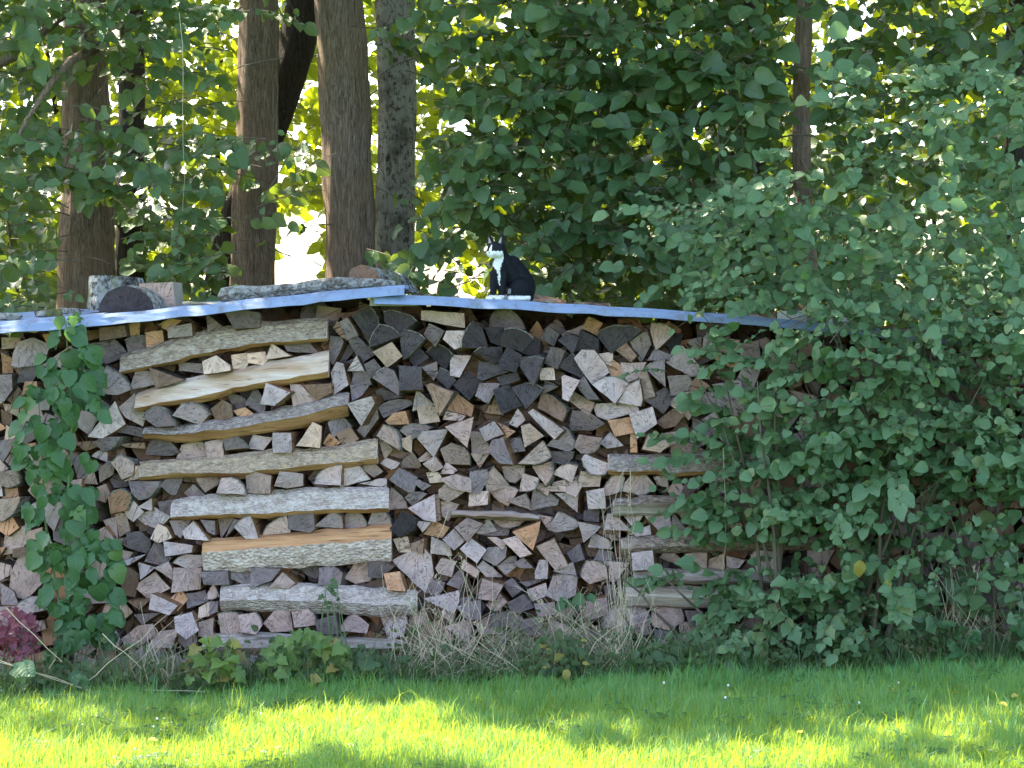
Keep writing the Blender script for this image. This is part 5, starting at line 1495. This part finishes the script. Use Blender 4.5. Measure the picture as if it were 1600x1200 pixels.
# neck and head turned left and a little towards the camera
limb([cp(786, 404, .0), cp(779, 394, -.015)], [11.5*u, 12*u])
HQ = Quaternion((0, 0, 1), R(-38)); H = cp(776, 391, -.03)    # -Y of the head points left-forward
HS = 1.13
def hp(a, b_, c_): return H+HQ@Vector((a*u, -b_*u, c_*u))*HS
ell0 = ell
def ell(c_, r, rot=None): ell0(c_, tuple(k*HS for k in r) if rot is HQ else r, rot)
ell(hp(0, 0, 0), (14.5*u, 13.5*u, 11.5*u), HQ); ell(hp(0, 3, 3.5), (10*u, 9*u, 8.5*u), HQ); ell(hp(-6, 3, -3), (8*u, 8*u, 7.5*u), HQ); ell(hp(6, 3, -3), (8*u, 8*u, 7.5*u), HQ)
ell(hp(0, 9, -4), (6.4*u, 7*u, 5*u), HQ); ell(hp(-2.6, 13, -5.4), (3.6*u, 3.6*u, 3.2*u), HQ); ell(hp(2.6, 13, -5.4), (3.6*u, 3.6*u, 3.2*u), HQ)
ell(hp(0, 11, -8.4), (3.6*u, 3.6*u, 2.6*u), HQ); ell(hp(0, 11, 0), (3*u, 4.6*u, 3.4*u), HQ)
for s_ in (-1, 1):   # ears: cupped triangles
    base = hp(s_*8.2, 1, 7); tip = hp(s_*12.2, 1.5, 23.5)
    for i in range(9):
        t_ = i/8; c_ = base.lerp(tip, t_); ell(c_, ((7.2*(1-t_)+.8)*u, (2.9*(1-t_)+.75)*u, 2.2*u), HQ)
me = bpy.data.meshes.new('cat_body'); bm.to_mesh(me); bm.free()
tmp = bpy.data.objects.new('cat_body', me); C.objects.link(tmp)
rm = tmp.modifiers.new('r', 'REMESH'); rm.mode = 'VOXEL'; rm.voxel_size = .0036
sm = tmp.modifiers.new('s', 'SMOOTH'); sm.iterations = 4; sm.factor = .5
dg = bpy.context.evaluated_depsgraph_get(); ev = bpy.data.meshes.new_from_object(tmp.evaluated_get(dg))
bpy.data.objects.remove(tmp)
body = link('body', ev, croot); ev.name = 'cat_body'
ca = ev.attributes.new('fur', 'FLOAT', 'POINT'); vals = []
HI = HQ.inverted()
for v in ev.vertices:
    px_, py_ = pxof(v.co); w = 0.0; y = v.co.y; q = HI@(v.co-H)/(u*HS); qx, qf, qz = q.x, -q.y, q.z
    z = (v.co.z-c0.z)/u; nz = mn.noise(v.co*120)*1.6
    if z < 8.5+nz and px_ < 792: w = 1                                   # fore paws
    if z < 7.5+nz*.8 and 787 < px_ < 829 and y < .0: w = .85                # hind foot
    if py_ < 412 and qf > 4 and qz < -1.5+nz*.5 and py_ > 386: w = 1      # muzzle, cheeks and chin
    if abs(qx) < 2.6+nz*.3-max(0, qz)*.25 and qf > 8 and -9 < qz < 7.5: w = 1  # blaze up the nose
    ln_ = np.interp(py_, [396, 404, 410, 418, 424, 444], [14, 13, 9.5, 5, 2.4, 1.0]); cx_ = np.interp(py_, [396, 410, 424, 444], [773, 775, 779, 780.5])
    if 396 < py_ < 446 and abs(px_-cx_) < ln_+nz and y < .03 and (v.normal.y < .25): w = 1
    if 793 < px_ < 798.5 and 451 < py_ < 459 and y < 0: w = .5          # knee spot
    vals.append(w)
ca.data.foreach_set('value', vals); ev.polygons.foreach_set('use_smooth', [True]*len(ev.polygons))
t = NT('cat_fur'); a = t.n('Attribute', attribute_name='fur').outputs['Fac']; fn = t.noise(t.scalev(t.pos(), (1, 1, .45)), 420, 3); big = t.noise(t.pos(), 40, 2)
blk = t.mix(fn, (.0025, .003, .005), (.011, .012, .017)); wh = t.mix(fn, (.62, .6, .58), (.85, .84, .84))
c = t.mix(t.ramp(t.math('ADD', a, t.math('MULTIPLY', t.math('SUBTRACT', fn, .5), .9)), .3, .7), blk, wh)
p_ = t.finish(c, .62, t.bump(t.math('ADD', fn, big), .5, .004), .16); ev.materials.clear(); ev.materials.append(p_)
fm_ = MB(); fv = []
for _ in range(9000):
    f_ = ev.polygons[random.randrange(len(ev.polygons))]; v_ = ev.vertices[f_.vertices[0]]; n_ = v_.normal
    g_ = Vector((.15, .1, -1)); g_ = (g_-n_*g_.dot(n_)); d_ = (g_*.8+n_*U(.15, .4)+Vector((U(-.25, .25), U(-.25, .25), 0))).normalized(); L_ = U(.005, .011)*(1 if v_.co.z < H.z-.04 else .5)
    s_ = d_.cross(n_).normalized()*.0006; p_ = v_.co; fm_.add([p_-s_, p_+s_, p_+d_*L_], [(0, 1, 2)]); fv += [vals[f_.vertices[0]]]*3
fo = fm_.build('fur', ev.materials[0], croot); fo['kind'] = 'stuff'; fa = fo.data.attributes.new('fur', 'FLOAT', 'POINT'); fa.data.foreach_set('value', fv)
M_EYE = simple('cat_eye', (.3, .34, .08), .12, .1, 200, 0, .8); M_PUP = simple('pupil', (.004, .004, .004), .1); M_NOSE = simple('cat_nose', (.25, .13, .12), .4)
M_EAR = simple('ear_skin', (.3, .27, .25), .8)
for s_ in (-1, 1):
    for nm, r_, f_, m_ in (('eye', 2.1, 10.4, M_EYE), ('pupil', 1.0, 12.0, M_PUP)):
        b2 = bmesh.new(); bmesh.ops.create_uvsphere(b2, u_segments=12, v_segments=8, radius=r_*u); e = bpy.data.meshes.new(nm); b2.to_mesh(e); b2.free()
        e.materials.append(m_); e.polygons.foreach_set('use_smooth', [True]*len(e.polygons)); o = link(nm, e, croot, hp(s_*5.3, f_, .8)); o.rotation_mode = 'QUATERNION'; o.rotation_quaternion = HQ
        o.scale = (1, .8, .85) if nm == 'eye' else (.5, .6, 1)
    mb = MB(); mb.add([hp(s_*8.2-3.0, 4.2, 9.5), hp(s_*8.2+3.0, 4.2, 9.5), hp(s_*11.4, 3.2, 19)], [(0, 1, 2)]); mb.build('inner_ear', M_EAR, croot)
mb = MB(); mb.add([hp(-1.5, 16.6, -3.2), hp(1.5, 16.6, -3.2), hp(0, 17, -5), hp(0, 15.4, -2.4)], [(0, 1, 2), (0, 3, 1)]); mb.build('nose', M_NOSE, croot)
wk = MB()
for s_ in (-1, 1):
    for k in range(4): wk.tube([hp(s_*4, 14, -5.5), hp(s_*10, 15, -5+k-1.5), hp(s_*17, 12, -6+k*2-3)], [.0003, .0002, .0001], 3, caps=False)
wk.build('whiskers', simple('whisker', (.7, .7, .7), .5), croot)
tl = MB(); q = [cp(826, 466, .09), cp(830, 470, .13), cp(820, 472, .17), cp(806, 473, .18)]
for k, v in enumerate(q): v.z = c0.z+.012
tl.tube(q, [.014, .013, .012, .009], 10); tl.build('tail', simple('tail_fur', (.012, .013, .018), .7), croot, smooth=True)
print('done', len(bpy.data.objects))
